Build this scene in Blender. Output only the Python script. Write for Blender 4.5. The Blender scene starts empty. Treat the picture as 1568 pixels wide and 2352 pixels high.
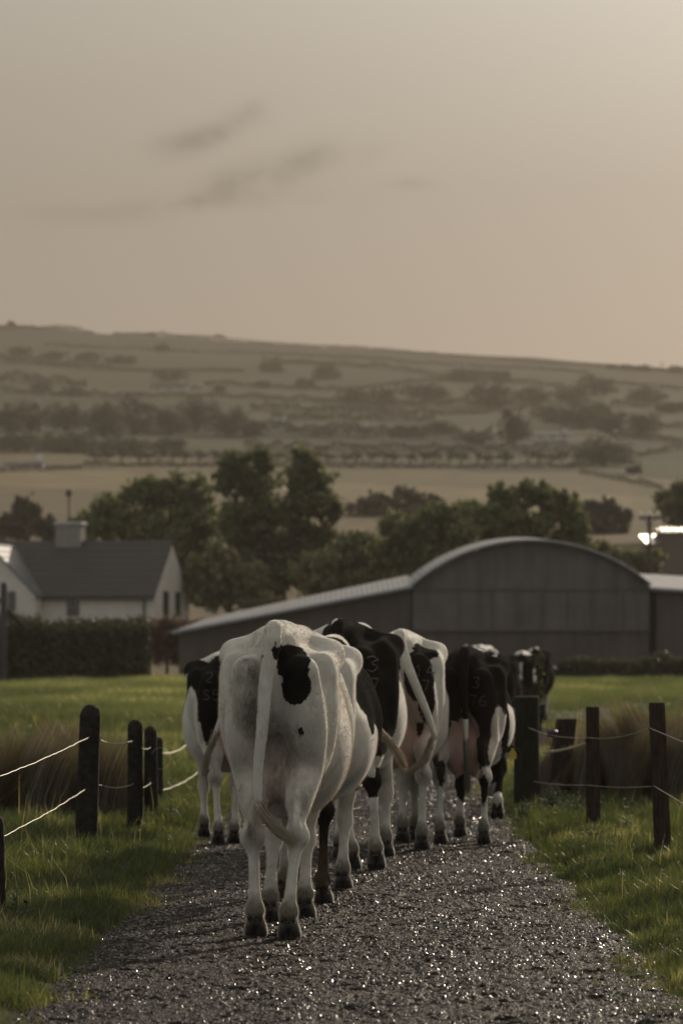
import bpy, math, random
import numpy as np
from mathutils import Vector, Matrix
from mathutils.bvhtree import BVHTree
random.seed(7); rng = np.random.default_rng(7)
R = math.radians
S = bpy.context.scene

# ------------------------------------------------------------------ camera, sky, sun, exposure
F = 8820.0            # focal length in units of a 1568 x 2352 picture (a 135 mm lens)
HZ = 1545.0           # the row of the horizon in that picture
CAM_H = 1.22
cam = bpy.data.cameras.new('camera'); cam_o = bpy.data.objects.new('camera', cam); S.collection.objects.link(cam_o)
cam.sensor_fit = 'VERTICAL'; cam.sensor_height = 36.0; cam.lens = 36.0 * F / 2352.0
cam.shift_y = (HZ - 1176) / 2352.0
cam.clip_start = 0.5; cam.clip_end = 9000
cam_o.location = (0, 0, CAM_H); cam_o.rotation_euler = (R(90), 0, 0)
cam.dof.use_dof = True; cam.dof.focus_distance = 18.3; cam.dof.aperture_fstop = 5.2
S.camera = cam_o

SUN_EL, SUN_AZ = 17.0, 23.0       # degrees; azimuth to the right of the view
W = bpy.data.worlds.new('World'); S.world = W; W.use_nodes = True
nt = W.node_tree; nt.nodes.clear()
N = nt.nodes.new; L = nt.links.new
out = N('ShaderNodeOutputWorld'); bg = N('ShaderNodeBackground'); L(bg.outputs[0], out.inputs[0])
sky = N('ShaderNodeTexSky'); sky.sky_type = 'NISHITA'; sky.sun_disc = False
sky.sun_elevation = R(SUN_EL); sky.sun_rotation = R(SUN_AZ)
sky.air_density = 1.0; sky.dust_density = 6.0; sky.ozone_density = 1.0; sky.altitude = 0
# high thin veil of warm cloud over the sky, brighter towards the sun, with a few darker wisps
tc = N('ShaderNodeTexCoord')
sep = N('ShaderNodeSeparateXYZ'); L(tc.outputs['Generated'], sep.inputs[0])
def wmath(op, a, b=None, c=None, clamp=False):
    n = N('ShaderNodeMath'); n.operation = op; n.use_clamp = clamp
    for i, v in enumerate((a, b, c)):
        if v is None: continue
        if isinstance(v, (int, float)): n.inputs[i].default_value = v
        else: L(v, n.inputs[i])
    return n.outputs[0]
sd = N('ShaderNodeVectorMath'); sd.operation = 'DOT_PRODUCT'
L(tc.outputs['Generated'], sd.inputs[0])
sd.inputs[1].default_value = (math.sin(R(SUN_AZ))*math.cos(R(SUN_EL)), math.cos(R(SUN_AZ))*math.cos(R(SUN_EL)), math.sin(R(SUN_EL)))
cosg = wmath('MAXIMUM', sd.outputs['Value'], 0.0)
glow = wmath('ADD', wmath('MULTIPLY', wmath('POWER', cosg, 20.0), 5.6), wmath('MULTIPLY', wmath('POWER', cosg, 3.0), .10))
glow = wmath('ADD', glow, wmath('ADD', wmath('ADD', 1.66, wmath('MULTIPLY', wmath('SUBTRACT', .15, sep.outputs[2], None, True), 5.5)), wmath('MULTIPLY', wmath('MAXIMUM', wmath('SUBTRACT', sep.outputs[2], .12), 0.0), .2)))     # brighter overhead, as under thin overcast
el = wmath('ADD', wmath('MULTIPLY', sep.outputs[2], 4.6), 0.02, clamp=True)
vr = N('ShaderNodeValToRGB'); L(el, vr.inputs[0])
vr.color_ramp.elements[0].color = (0.98, 0.75, 0.555, 1); vr.color_ramp.elements[0].position = 0.2
vr.color_ramp.elements[1].color = (0.93, 0.87, 0.755, 1); vr.color_ramp.elements[1].position = 0.85
side = N('ShaderNodeMix'); side.data_type = 'RGBA'; L(wmath('POWER', cosg, .7), side.inputs[0]); side.inputs[6].default_value = (.74, .75, .74, 1); L(vr.outputs[0], side.inputs[7])   # greyer away from the sun
vm = N('ShaderNodeVectorMath'); vm.operation = 'SCALE'; L(side.outputs[2], vm.inputs[0]); L(glow, vm.inputs['Scale'])
# wisps
mp = N('ShaderNodeMapping'); L(tc.outputs['Generated'], mp.inputs[0]); mp.inputs['Rotation'].default_value = (0, R(14), 0)
mp.inputs['Scale'].default_value = (38, 0, 62)
nz = N('ShaderNodeTexNoise'); L(mp.outputs[0], nz.inputs['Vector']); nz.inputs['Detail'].default_value = 6; nz.inputs['Scale'].default_value = 1.0
nz.inputs['Roughness'].default_value = 0.62
def spot(px, py, rx, ry, tilt=0.25):
    # a soft patch of cloud centred on a direction of the sky
    dx = wmath('SUBTRACT', sep.outputs[0], (px-784)/F); dz = wmath('SUBTRACT', sep.outputs[2], (HZ-py)/F)
    dz = wmath('SUBTRACT', dz, wmath('MULTIPLY', dx, tilt))
    d = wmath('ADD', wmath('POWER', wmath('MULTIPLY', dx, F/rx), 2.0), wmath('POWER', wmath('MULTIPLY', dz, F/ry), 2.0))
    return wmath('POWER', 2.718, wmath('MULTIPLY', d, -1.0))
wis = None
for px, py, rx, ry, t, a in ((490, 322, 80, 30, .45, 1.1), (585, 272, 52, 34, .35, .8), (410, 335, 80, 26, .2, .45), (560, 432, 170, 38, .30, .9), (660, 385, 130, 34, .2, .75),
                             (420, 480, 230, 22, .12, .75), (700, 470, 130, 18, .02, .4), (845, 375, 36, 22, .4, .6), (925, 430, 60, 14, -.05, .55), (120, 495, 110, 16, .05, .35)):
    s_ = wmath('MULTIPLY', spot(px, py, rx, ry, t), a)
    wis = s_ if wis is None else wmath('ADD', wis, s_)
nmod = wmath('MULTIPLY', wmath('SUBTRACT', nz.outputs[0], 0.33), 3.2, clamp=True)
wis = wmath('MULTIPLY', wis, nmod)
fade = wmath('SUBTRACT', 1.0, wmath('MULTIPLY', wis, 0.42))
vm2 = N('ShaderNodeVectorMath'); vm2.operation = 'SCALE'; L(vm.outputs[0], vm2.inputs[0]); L(fade, vm2.inputs['Scale'])
sc_ = N('ShaderNodeVectorMath'); sc_.operation = 'SCALE'; L(vm2.outputs[0], sc_.inputs[0]); sc_.inputs['Scale'].default_value = 4.85
mx = N('ShaderNodeMix'); mx.data_type = 'RGBA'; mx.inputs[0].default_value = 0.955
L(sky.outputs[0], mx.inputs[6]); L(sc_.outputs[0], mx.inputs[7])
L(mx.outputs[2], bg.inputs[0]); bg.inputs[1].default_value = 0.08

sun = bpy.data.lights.new('sun', 'SUN'); sun.energy = 5.0; sun.angle = R(0.6); sun.color = (1.0, 0.84, 0.66)
sun_o = bpy.data.objects.new('sun', sun); S.collection.objects.link(sun_o)
d_ = Vector((math.sin(R(SUN_AZ))*math.cos(R(SUN_EL)), math.cos(R(SUN_AZ))*math.cos(R(SUN_EL)), math.sin(R(SUN_EL))))
sun_o.rotation_euler = d_.to_track_quat('Z', 'Y').to_euler(); sun_o.location = (30, 60, 40)
S.view_settings.view_transform = 'Standard'; S.view_settings.look = 'None'; S.view_settings.gamma = 1
S.view_settings.exposure = 0.0
S.render.engine = 'CYCLES'
S.cycles.use_denoising = True; S.cycles.max_bounces = 6; S.cycles.volume_bounces = 0; S.cycles.transparent_max_bounces = 12
S.cycles.caustics_reflective = False; S.cycles.caustics_refractive = False
S.cycles.sample_clamp_indirect = 4.0

def want(k): return True

# ------------------------------------------------------------------ helpers
C = S.collection
def tag(o, label=None, cat=None, group=None, kind=None):
    if label: o['label'] = label
    if cat: o['category'] = cat
    if group: o['group'] = group
    if kind: o['kind'] = kind
    return o
def empty(name, loc=(0,0,0), rz=0):
    o = bpy.data.objects.new(name, None); C.objects.link(o); o.location = loc; o.rotation_euler = (0,0,rz); o.empty_display_size = 0.2
    return o
def mesh_obj(name, V, Fc, mat=None, parent=None, smooth=False, attrs=None, mats=None, midx=None):
    """V: (n,3) array. Fc: (m,3|4) int array or list of lists"""
    me = bpy.data.meshes.new(name)
    V = np.asarray(V, dtype=np.float32)
    if isinstance(Fc, np.ndarray):
        m, k = Fc.shape
        me.vertices.add(len(V)); me.vertices.foreach_set('co', V.ravel())
        me.loops.add(m*k); me.loops.foreach_set('vertex_index', Fc.astype(np.int32).ravel())
        me.polygons.add(m); me.polygons.foreach_set('loop_start', np.arange(0, m*k, k, dtype=np.int32))
        me.polygons.foreach_set('loop_total', np.full(m, k, dtype=np.int32))
        me.update(calc_edges=True)
    else:
        me.from_pydata([tuple(v) for v in V.tolist()], [], Fc); me.update()
    if smooth: me.polygons.foreach_set('use_smooth', np.ones(len(me.polygons), dtype=bool))
    for n_, a in (attrs or {}).items():
        a = np.asarray(a, dtype=np.float32)
        if a.ndim == 2:
            at = me.attributes.new(n_, 'FLOAT_COLOR', 'POINT'); c4 = np.ones((len(a), 4), np.float32); c4[:, :3] = a
            at.data.foreach_set('color', c4.ravel())
        else:
            at = me.attributes.new(n_, 'FLOAT', 'POINT'); at.data.foreach_set('value', a)
    if mats:
        for m_ in mats: me.materials.append(m_)
        if midx is not None: me.polygons.foreach_set('material_index', np.asarray(midx, dtype=np.int32))
    elif mat: me.materials.append(mat)
    o = bpy.data.objects.new(name, me); C.objects.link(o)
    if parent: o.parent = parent
    return o
class MB:
    """collects simple shapes into one mesh"""
    def __init__(s): s.v = []; s.f = []
    def box(s, c, d, rz=0, rot=None, taper=1.0):
        b = len(s.v); hx, hy, hz = d[0]/2, d[1]/2, d[2]/2
        for z in (-1, 1):
            t = taper if z > 0 else 1
            for x, y in ((-1,-1),(1,-1),(1,1),(-1,1)):
                p = Vector((x*hx*t, y*hy*t, z*hz))
                if rz: p = Matrix.Rotation(rz, 3, 'Z') @ p
                if rot: p = rot @ p
                s.v.append(tuple(p + Vector(c)))
        for q in ((0,3,2,1),(4,5,6,7),(0,1,5,4),(1,2,6,5),(2,3,7,6),(3,0,4,7)): s.f.append([b+i for i in q])
        return s
    def tube(s, pts, r, n=8, cap=True):
        pts = [Vector(p) for p in pts]; rs = r if isinstance(r, (list, tuple)) else [r]*len(pts)
        b = len(s.v); up = None
        for i, p in enumerate(pts):
            t = (pts[min(i+1, len(pts)-1)] - pts[max(i-1, 0)]).normalized()
            if up is None: up = t.orthogonal().normalized()
            up = (up - t*up.dot(t)).normalized(); w = t.cross(up)
            for k in range(n):
                a = 2*math.pi*k/n; s.v.append(tuple(p + (up*math.cos(a) + w*math.sin(a))*rs[i]))
        for i in range(len(pts)-1):
            for k in range(n):
                k2 = (k+1) % n; s.f.append([b+i*n+k, b+i*n+k2, b+(i+1)*n+k2, b+(i+1)*n+k])
        if cap:
            s.f.append([b+k for k in range(n)][::-1]); s.f.append([b+(len(pts)-1)*n+k for k in range(n)])
        return s
    def poly(s, pts):
        b = len(s.v); s.v += [tuple(p) for p in pts]; s.f.append([b+i for i in range(len(pts))]); return s
    def prism(s, pts, dvec):
        """closed polygon pts extruded along dvec"""
        b = len(s.v); n = len(pts); d = Vector(dvec)
        s.v += [tuple(Vector(p)) for p in pts] + [tuple(Vector(p)+d) for p in pts]
        s.f.append([b+i for i in range(n)]); s.f.append([b+n+i for i in range(n)][::-1])
        for i in range(n):
            j = (i+1) % n; s.f.append([b+i, b+n+i, b+n+j, b+j])
        return s
    def build(s, name, mat, parent=None, smooth=False):
        o = mesh_obj(name, np.array(s.v), s.f, mat, parent, smooth)
        import bmesh
        bm = bmesh.new(); bm.from_mesh(o.data); bmesh.ops.recalc_face_normals(bm, faces=bm.faces); bm.to_mesh(o.data); bm.free()
        return o
def at(px, py, d):
    """world point that sits at picture position (px, py) when it is d metres away"""
    return Vector(((px-784)/F*d, d, CAM_H + (HZ-py)/F*d))

# ------------------------------------------------------------------ materials
class Mat:
    def __init__(s, name):
        s.m = bpy.data.materials.new(name); s.m.use_nodes = True; s.t = s.m.node_tree
        s.b = s.t.nodes['Principled BSDF']; s.o = s.t.nodes['Material Output']
    def n(s, ty, **kw):
        n = s.t.nodes.new(ty)
        for k, v in kw.items():
            if k in n.inputs.keys(): n.inputs[k].default_value = v
            else: setattr(n, k, v)
        return n
    def l(s, a, b): s.t.links.new(a, b)
    def math(s, op, a, b=None, c=None, clamp=False):
        n = s.t.nodes.new('ShaderNodeMath'); n.operation = op; n.use_clamp = clamp
        for i, v in enumerate((a, b, c)):
            if v is None: continue
            if isinstance(v, (int, float)): n.inputs[i].default_value = v
            else: s.l(v, n.inputs[i])
        return n.outputs[0]
    def attr(s, name): return s.n('ShaderNodeAttribute', attribute_name=name)
    def noise(s, scale, detail=4, rough=0.55, vec=None, stretch=None):
        t = s.n('ShaderNodeTexNoise'); t.inputs['Scale'].default_value = scale; t.inputs['Detail'].default_value = detail; t.inputs['Roughness'].default_value = rough
        v = vec
        if v is None: v = s.n('ShaderNodeTexCoord').outputs['Object']
        if stretch:
            mp_ = s.n('ShaderNodeMapping'); mp_.inputs['Scale'].default_value = stretch; s.l(v, mp_.inputs[0]); v = mp_.outputs[0]
        s.l(v, t.inputs['Vector']); return t.outputs[0]
    def ramp(s, fac, stops):
        r = s.n('ShaderNodeValToRGB'); s.l(fac, r.inputs[0]); e = r.color_ramp.elements
        while len(e) < len(stops): e.new(0.5)
        for i, (p, c) in enumerate(stops): e[i].position = p; e[i].color = (*c, 1)
        return r.outputs[0]
    def mix(s, fac, a, b, mode='MIX'):
        n = s.n('ShaderNodeMix', data_type='RGBA', blend_type=mode)
        for i, v in ((0, fac), (6, a), (7, b)):
            if isinstance(v, (int, float)): n.inputs[i].default_value = v
            elif isinstance(v, tuple): n.inputs[i].default_value = (*v, 1)
            else: s.l(v, n.inputs[i])
        return n.outputs[2]
    def bump(s, h, strength=0.3, dist=0.01):
        b = s.n('ShaderNodeBump'); b.inputs['Strength'].default_value = strength; b.inputs['Distance'].default_value = dist
        s.l(h, b.inputs['Height']); s.l(b.outputs[0], s.b.inputs['Normal']); return b
    def set(s, **kw):
        for k, v in kw.items():
            k = k.replace('_', ' ')
            if isinstance(v, (int, float)): s.b.inputs[k].default_value = v
            elif isinstance(v, tuple): s.b.inputs[k].default_value = (*v, 1) if len(v) == 3 else v
            else: s.l(v, s.b.inputs[k])
        return s
def simple(name, col, rough=0.7, var=0.25, scale=3.0, bump=0.0, metal=0.0, spec=0.5, stretch=None):
    m = Mat(name); n = m.noise(scale, 5, 0.6, stretch=stretch)
    c = m.ramp(n, [(0.3, tuple(x*(1-var) for x in col)), (0.7, tuple(min(1, x*(1+var)) for x in col))])
    m.set(Base_Color=c, Roughness=rough, Metallic=metal); m.b.inputs['Specular IOR Level'].default_value = spec
    if bump: m.bump(n, bump, 0.02)
    return m.m
def leafmat(name, col, var=0.35, trans=0.35, scale=1.3, rough=0.6):
    """leaf or grass blade: some of the light comes through"""
    m = Mat(name); n = m.noise(scale, 3, 0.6); n2 = m.noise(scale*14, 2, 0.6)
    nn = m.math('ADD', m.math('MULTIPLY', n, 0.55), m.math('MULTIPLY', n2, 0.45))
    c = m.ramp(nn, [(0.35, tuple(x*(1-var) for x in col)), (0.65, tuple(x*(1+var) for x in col))])
    m.set(Base_Color=c, Roughness=rough)
    tr = m.n('ShaderNodeBsdfTranslucent'); m.l(m.mix(1.0, c, (1.0, 1.05, 0.75), 'MULTIPLY'), tr.inputs[0])
    ms = m.n('ShaderNodeMixShader'); ms.inputs[0].default_value = trans
    m.l(m.b.outputs[0], ms.inputs[1]); m.l(tr.outputs[0], ms.inputs[2]); m.l(ms.outputs[0], m.o.inputs[0])
    return m.m
# ------------------------------------------------------------------ land
_T = np.random.default_rng(11).random((257, 257)).astype(np.float32); _T[256] = _T[0]; _T[:, 256] = _T[:, 0]
def vnoise(x, y):
    x = np.asarray(x, np.float64); y = np.asarray(y, np.float64)
    xi = np.floor(x); yi = np.floor(y); fx = x-xi; fy = y-yi; fx = fx*fx*(3-2*fx); fy = fy*fy*(3-2*fy)
    a = xi.astype(np.int64) & 255; b = yi.astype(np.int64) & 255
    return (_T[a, b]*(1-fx)+_T[a+1, b]*fx)*(1-fy)+(_T[a, b+1]*(1-fx)+_T[a+1, b+1]*fx)*fy
def fbm(x, y, o=4, g=.5):
    s = 0; a = 1; t = 0
    for i in range(o): s = s+a*vnoise(x*2**i+17.3*i, y*2**i+5.1*i); t += a; a *= g
    return s/t
Y0, Y1 = 320.0, 2400.0
def sky_row(px): px = np.clip(px, -1500, 3200); return 745+110*px/1568+6*np.sin(px/260.)
def path_x(Y):
    Y = np.asarray(Y, float); return .0058*Y+np.where(Y > 31, (Y-31)**2*.0023, 0)
def gz(X, Y, fine=True):
    X = np.asarray(X, float); Y = np.asarray(Y, float)
    z = 1.05*np.clip((Y-58)/72, 0, 1)
    z = z+np.where(Y > 130, 10.87*np.clip((Y-130)/190, 0, 1)**2.2, 0)
    Yh = np.clip(Y, Y0, Y1); px = 784+F*X/Yh; u = np.log(Yh/Y0)/math.log(Y1/Y0)
    row = 1250+(sky_row(px)-1250)*u
    hill = CAM_H+(HZ-row)/F*Yh
    z = np.where(Y > Y0, hill, z)
    z = z-np.where(Y > Y1, (Y-Y1)*.10, 0)
    z = z+np.where(Y > 400, (fbm(X/90., Y/220., 3)-.5)*4*np.clip((Y-400)/800, 0, 1), 0)
    dx = np.abs(X-path_x(Y)); near = np.clip((120-Y)/40, 0, 1)
    bank = np.clip((dx-1.10)/.35, 0, 1); bank = bank*bank*(3-2*bank)
    z = z+near*(-.035+bank*(.075+.05*(fbm(X*1.3, Y*.9, 3)-.5)+.06*(fbm(X*.35+9, Y*.3, 2)-.5)))
    return z
def hill_pt(px, row):
    """point of the hillside that shows at (px, row)"""
    sr = sky_row(px); u = (1250-row)/(1250-sr); d = Y0*(Y1/Y0)**u; X = (px-784)/F*d
    return Vector((X, d, float(gz(X, d))))

if want('land'):
    ya = np.concatenate([np.arange(-20, 9, 1.5), np.arange(9, 45, .11), np.geomspace(45, 2400, 420), np.array([2410, 2450, 2550, 2640])])
    aa = np.linspace(-1, 1, 241); aa = np.sign(aa)*(np.abs(aa)**1.6)*.46
    A, YY = np.meshgrid(aa, ya); XX = A*(YY+28); ZZ = gz(XX, YY)
    ny, nx = XX.shape; V = np.stack([XX, YY, ZZ], -1).reshape(-1, 3)
    i = np.arange(ny-1)[:, None]*nx+np.arange(nx-1)[None, :]; i = i.ravel()
    Q = np.stack([i, i+1, i+nx+1, i+nx], 1)
    # what grows where: field colours, per strip of land
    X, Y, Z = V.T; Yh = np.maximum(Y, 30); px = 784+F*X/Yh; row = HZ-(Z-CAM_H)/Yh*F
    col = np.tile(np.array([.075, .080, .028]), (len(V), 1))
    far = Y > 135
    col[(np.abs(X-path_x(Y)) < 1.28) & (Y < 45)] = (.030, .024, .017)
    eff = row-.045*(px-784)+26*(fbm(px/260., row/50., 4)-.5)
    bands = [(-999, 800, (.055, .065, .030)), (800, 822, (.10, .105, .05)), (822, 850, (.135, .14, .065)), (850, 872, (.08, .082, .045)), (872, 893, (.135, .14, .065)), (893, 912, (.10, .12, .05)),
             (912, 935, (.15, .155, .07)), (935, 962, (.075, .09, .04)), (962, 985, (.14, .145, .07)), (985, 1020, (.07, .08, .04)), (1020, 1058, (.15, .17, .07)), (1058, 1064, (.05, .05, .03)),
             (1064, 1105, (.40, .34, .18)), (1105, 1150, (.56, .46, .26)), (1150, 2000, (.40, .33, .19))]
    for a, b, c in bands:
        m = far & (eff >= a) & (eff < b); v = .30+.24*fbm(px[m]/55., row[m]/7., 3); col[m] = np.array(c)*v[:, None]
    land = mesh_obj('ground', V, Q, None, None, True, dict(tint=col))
    m = Mat('field_soil_and_grass'); at_ = m.attr('tint').outputs['Color']
    n1 = m.noise(.9, 6, .65); n2 = m.noise(30, 4, .7)
    c = m.mix(m.math('MULTIPLY', n1, .5), at_, m.mix(1.0, at_, (.45, .42, .4), 'MULTIPLY'))
    c = m.mix(m.math('MULTIPLY', n2, .5), c, m.mix(1.0, at_, (.5, .45, .4), 'MULTIPLY'))
    m.set(Base_Color=c, Roughness=.95); m.b.inputs['Specular IOR Level'].default_value = .1; m.bump(n2, .6, .03)
    land.data.materials.append(m.m); tag(land, kind='structure')

    # the lane: trodden wet gravel and mud, with water standing in the low spots
    ya = np.concatenate([np.arange(1, 12.4, .25), np.arange(12.4, 27, .0100), np.arange(27, 36, .03), np.arange(36, 72, .25)])
    xa = np.arange(-1.32, 1.3201, .0083)
    XX, YY = np.meshgrid(xa, ya); XX = XX+path_x(YY)
    w1 = fbm(XX*24, YY*20, 2, .6); w2 = fbm(XX*50+7, YY*42, 2, .6); big = fbm(XX*3.1+3, YY*2.6, 3)
    hh = (w1-.5)*.010+(w2-.5)*.013+(big-.5)*.022+.006
    hh += np.maximum(0, vnoise(XX*52+2, YY*52)-.62)*.012
    prng = np.random.default_rng(3)
    for k in range(380):                          # hoof prints pressed into the mud
        cx, cy = prng.uniform(-1.1, 1.1), 12.5+prng.random()**1.0*15; cx += float(path_x(cy))
        j0, j1 = np.searchsorted(ya, [cy-.1, cy+.1]); i0 = int((cx-float(path_x(cy))+1.32-.1)/.0083); i1 = i0+24
        i0 = max(i0, 0)
        sx = XX[j0:j1, i0:i1]-cx; sy = YY[j0:j1, i0:i1]-cy; r = np.sqrt((sx/.055)**2+(sy/.065)**2)
        hh[j0:j1, i0:i1] += -.009*np.exp(-r**4)+.003*np.exp(-((r-1.25)/.25)**2)
    wet = -.013+.004*(fbm(XX*1.5, YY*1.2, 2)-.5)
    hh = np.maximum(hh, wet)
    edge = np.abs(xa)[None, :]
    ZZ = gz(XX, YY)*0+np.where(YY > 58, 1.05*(YY-58)/72, 0)+hh-.03*np.clip((edge-1.12)/.2, 0, 1)
    ny, nx = XX.shape; V = np.stack([XX, YY, ZZ], -1).reshape(-1, 3)
    i = (np.arange(ny-1)[:, None]*nx+np.arange(nx-1)[None, :]).ravel(); Q = np.stack([i, i+1, i+nx+1, i+nx], 1)
    dry = (np.clip((hh-wet)/.010, 0, 1)+np.clip((YY-27)/8, 0, 1)*1.6).ravel()
    lane = mesh_obj('path', V, Q, None, None, True, dict(dry=dry)); tag(lane, kind='structure')
    m = Mat('wet_muddy_gravel'); tcx = m.n('ShaderNodeTexCoord').outputs['Object']; d_ = m.attr('dry').outputs['Fac']
    n1 = m.noise(11, 5, .7, tcx); n2 = m.noise(150, 3, .7, tcx)
    c = m.ramp(n1, [(.3, (.010, .008, .007)), (.55, (.022, .017, .014)), (.8, (.038, .030, .025))])
    c = m.mix(m.math('MULTIPLY', m.math('SUBTRACT', n2, .55, clamp=True), 3, clamp=True), c, (.10, .082, .066))
    m.set(Base_Color=c, Roughness=m.math('ADD', .24, m.math('MULTIPLY', m.math('ADD', d_, m.math('MULTIPLY', n1, .7)), .24)))
    m.b.inputs['Specular IOR Level'].default_value = .06
    vo = m.n('ShaderNodeTexVoronoi'); vo.inputs['Scale'].default_value = 105; m.l(tcx, vo.inputs['Vector'])
    hb = m.math('ADD', m.math('MULTIPLY', n2, 1.0), m.math('MULTIPLY', vo.outputs['Distance'], -.9))
    b = m.bump(hb, 1.0, .014); m.l(m.math('ADD', .25, m.math('MULTIPLY', d_, .75)), b.inputs['Strength'])
    lane.data.materials.append(m.m)
    # loose wet stones trodden into the surface
    pr = np.random.default_rng(9); n = 150000; Y = 12.4*(46/12.4)**(pr.random(n)**1.05); X = pr.uniform(-1.24, 1.24, n); keep = pr.random(n) < np.clip(fbm(X*3, Y*2.2, 3)*2.6-.55, .15, 1); X, Y = X[keep], Y[keep]; n = len(X)
    j = np.clip(np.searchsorted(ya, Y), 1, len(ya)-1); ii = np.clip(np.round((X+1.32)/.0083).astype(int), 0, ZZ.shape[1]-1); Zs = ZZ[j, ii]
    rad = (.0032+.0075*pr.random(n)**2.2)*(1+.018*(Y-12)); dirs = np.array([(1, 0, 0), (0, 1, 0), (-1, 0, 0), (0, -1, 0), (0, 0, 1), (0, 0, -1)], float)
    Vs = dirs[None]*(1+.45*pr.uniform(-1, 1, (n, 6, 1)))+.28*pr.normal(size=(n, 6, 3)); Vs *= rad[:, None, None]*np.array([1, 1, .62]); a_ = pr.uniform(0, 6.28, n); ca, sa = np.cos(a_)[:, None], np.sin(a_)[:, None]
    Vs = np.stack([Vs[..., 0]*ca-Vs[..., 1]*sa, Vs[..., 0]*sa+Vs[..., 1]*ca, Vs[..., 2]], -1)+np.stack([X+path_x(Y), Y, Zs+rad*.12], -1)[:, None]
    tri = np.array([(0, 1, 4), (1, 2, 4), (2, 3, 4), (3, 0, 4)]); T3 = (np.arange(n)[:, None, None]*6+tri[None]).reshape(-1, 3)
    g = mesh_obj('gravel', Vs.reshape(-1, 3), T3, None, None, False, dict(tint=np.repeat(pr.random(n), 6))); tag(g, kind='stuff')
    m = Mat('wet_stone'); t_ = m.attr('tint').outputs['Fac']; m.set(Base_Color=m.ramp(t_, [(0, (.010, .0075, .006)), (.7, (.026, .019, .015)), (1, (.065, .052, .043))]), Roughness=m.math('ADD', .17, m.math('MULTIPLY', t_, .34)))
    m.b.inputs['Specular IOR Level'].default_value = .26; g.data.materials.append(m.m)
FUR = 100000
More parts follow.
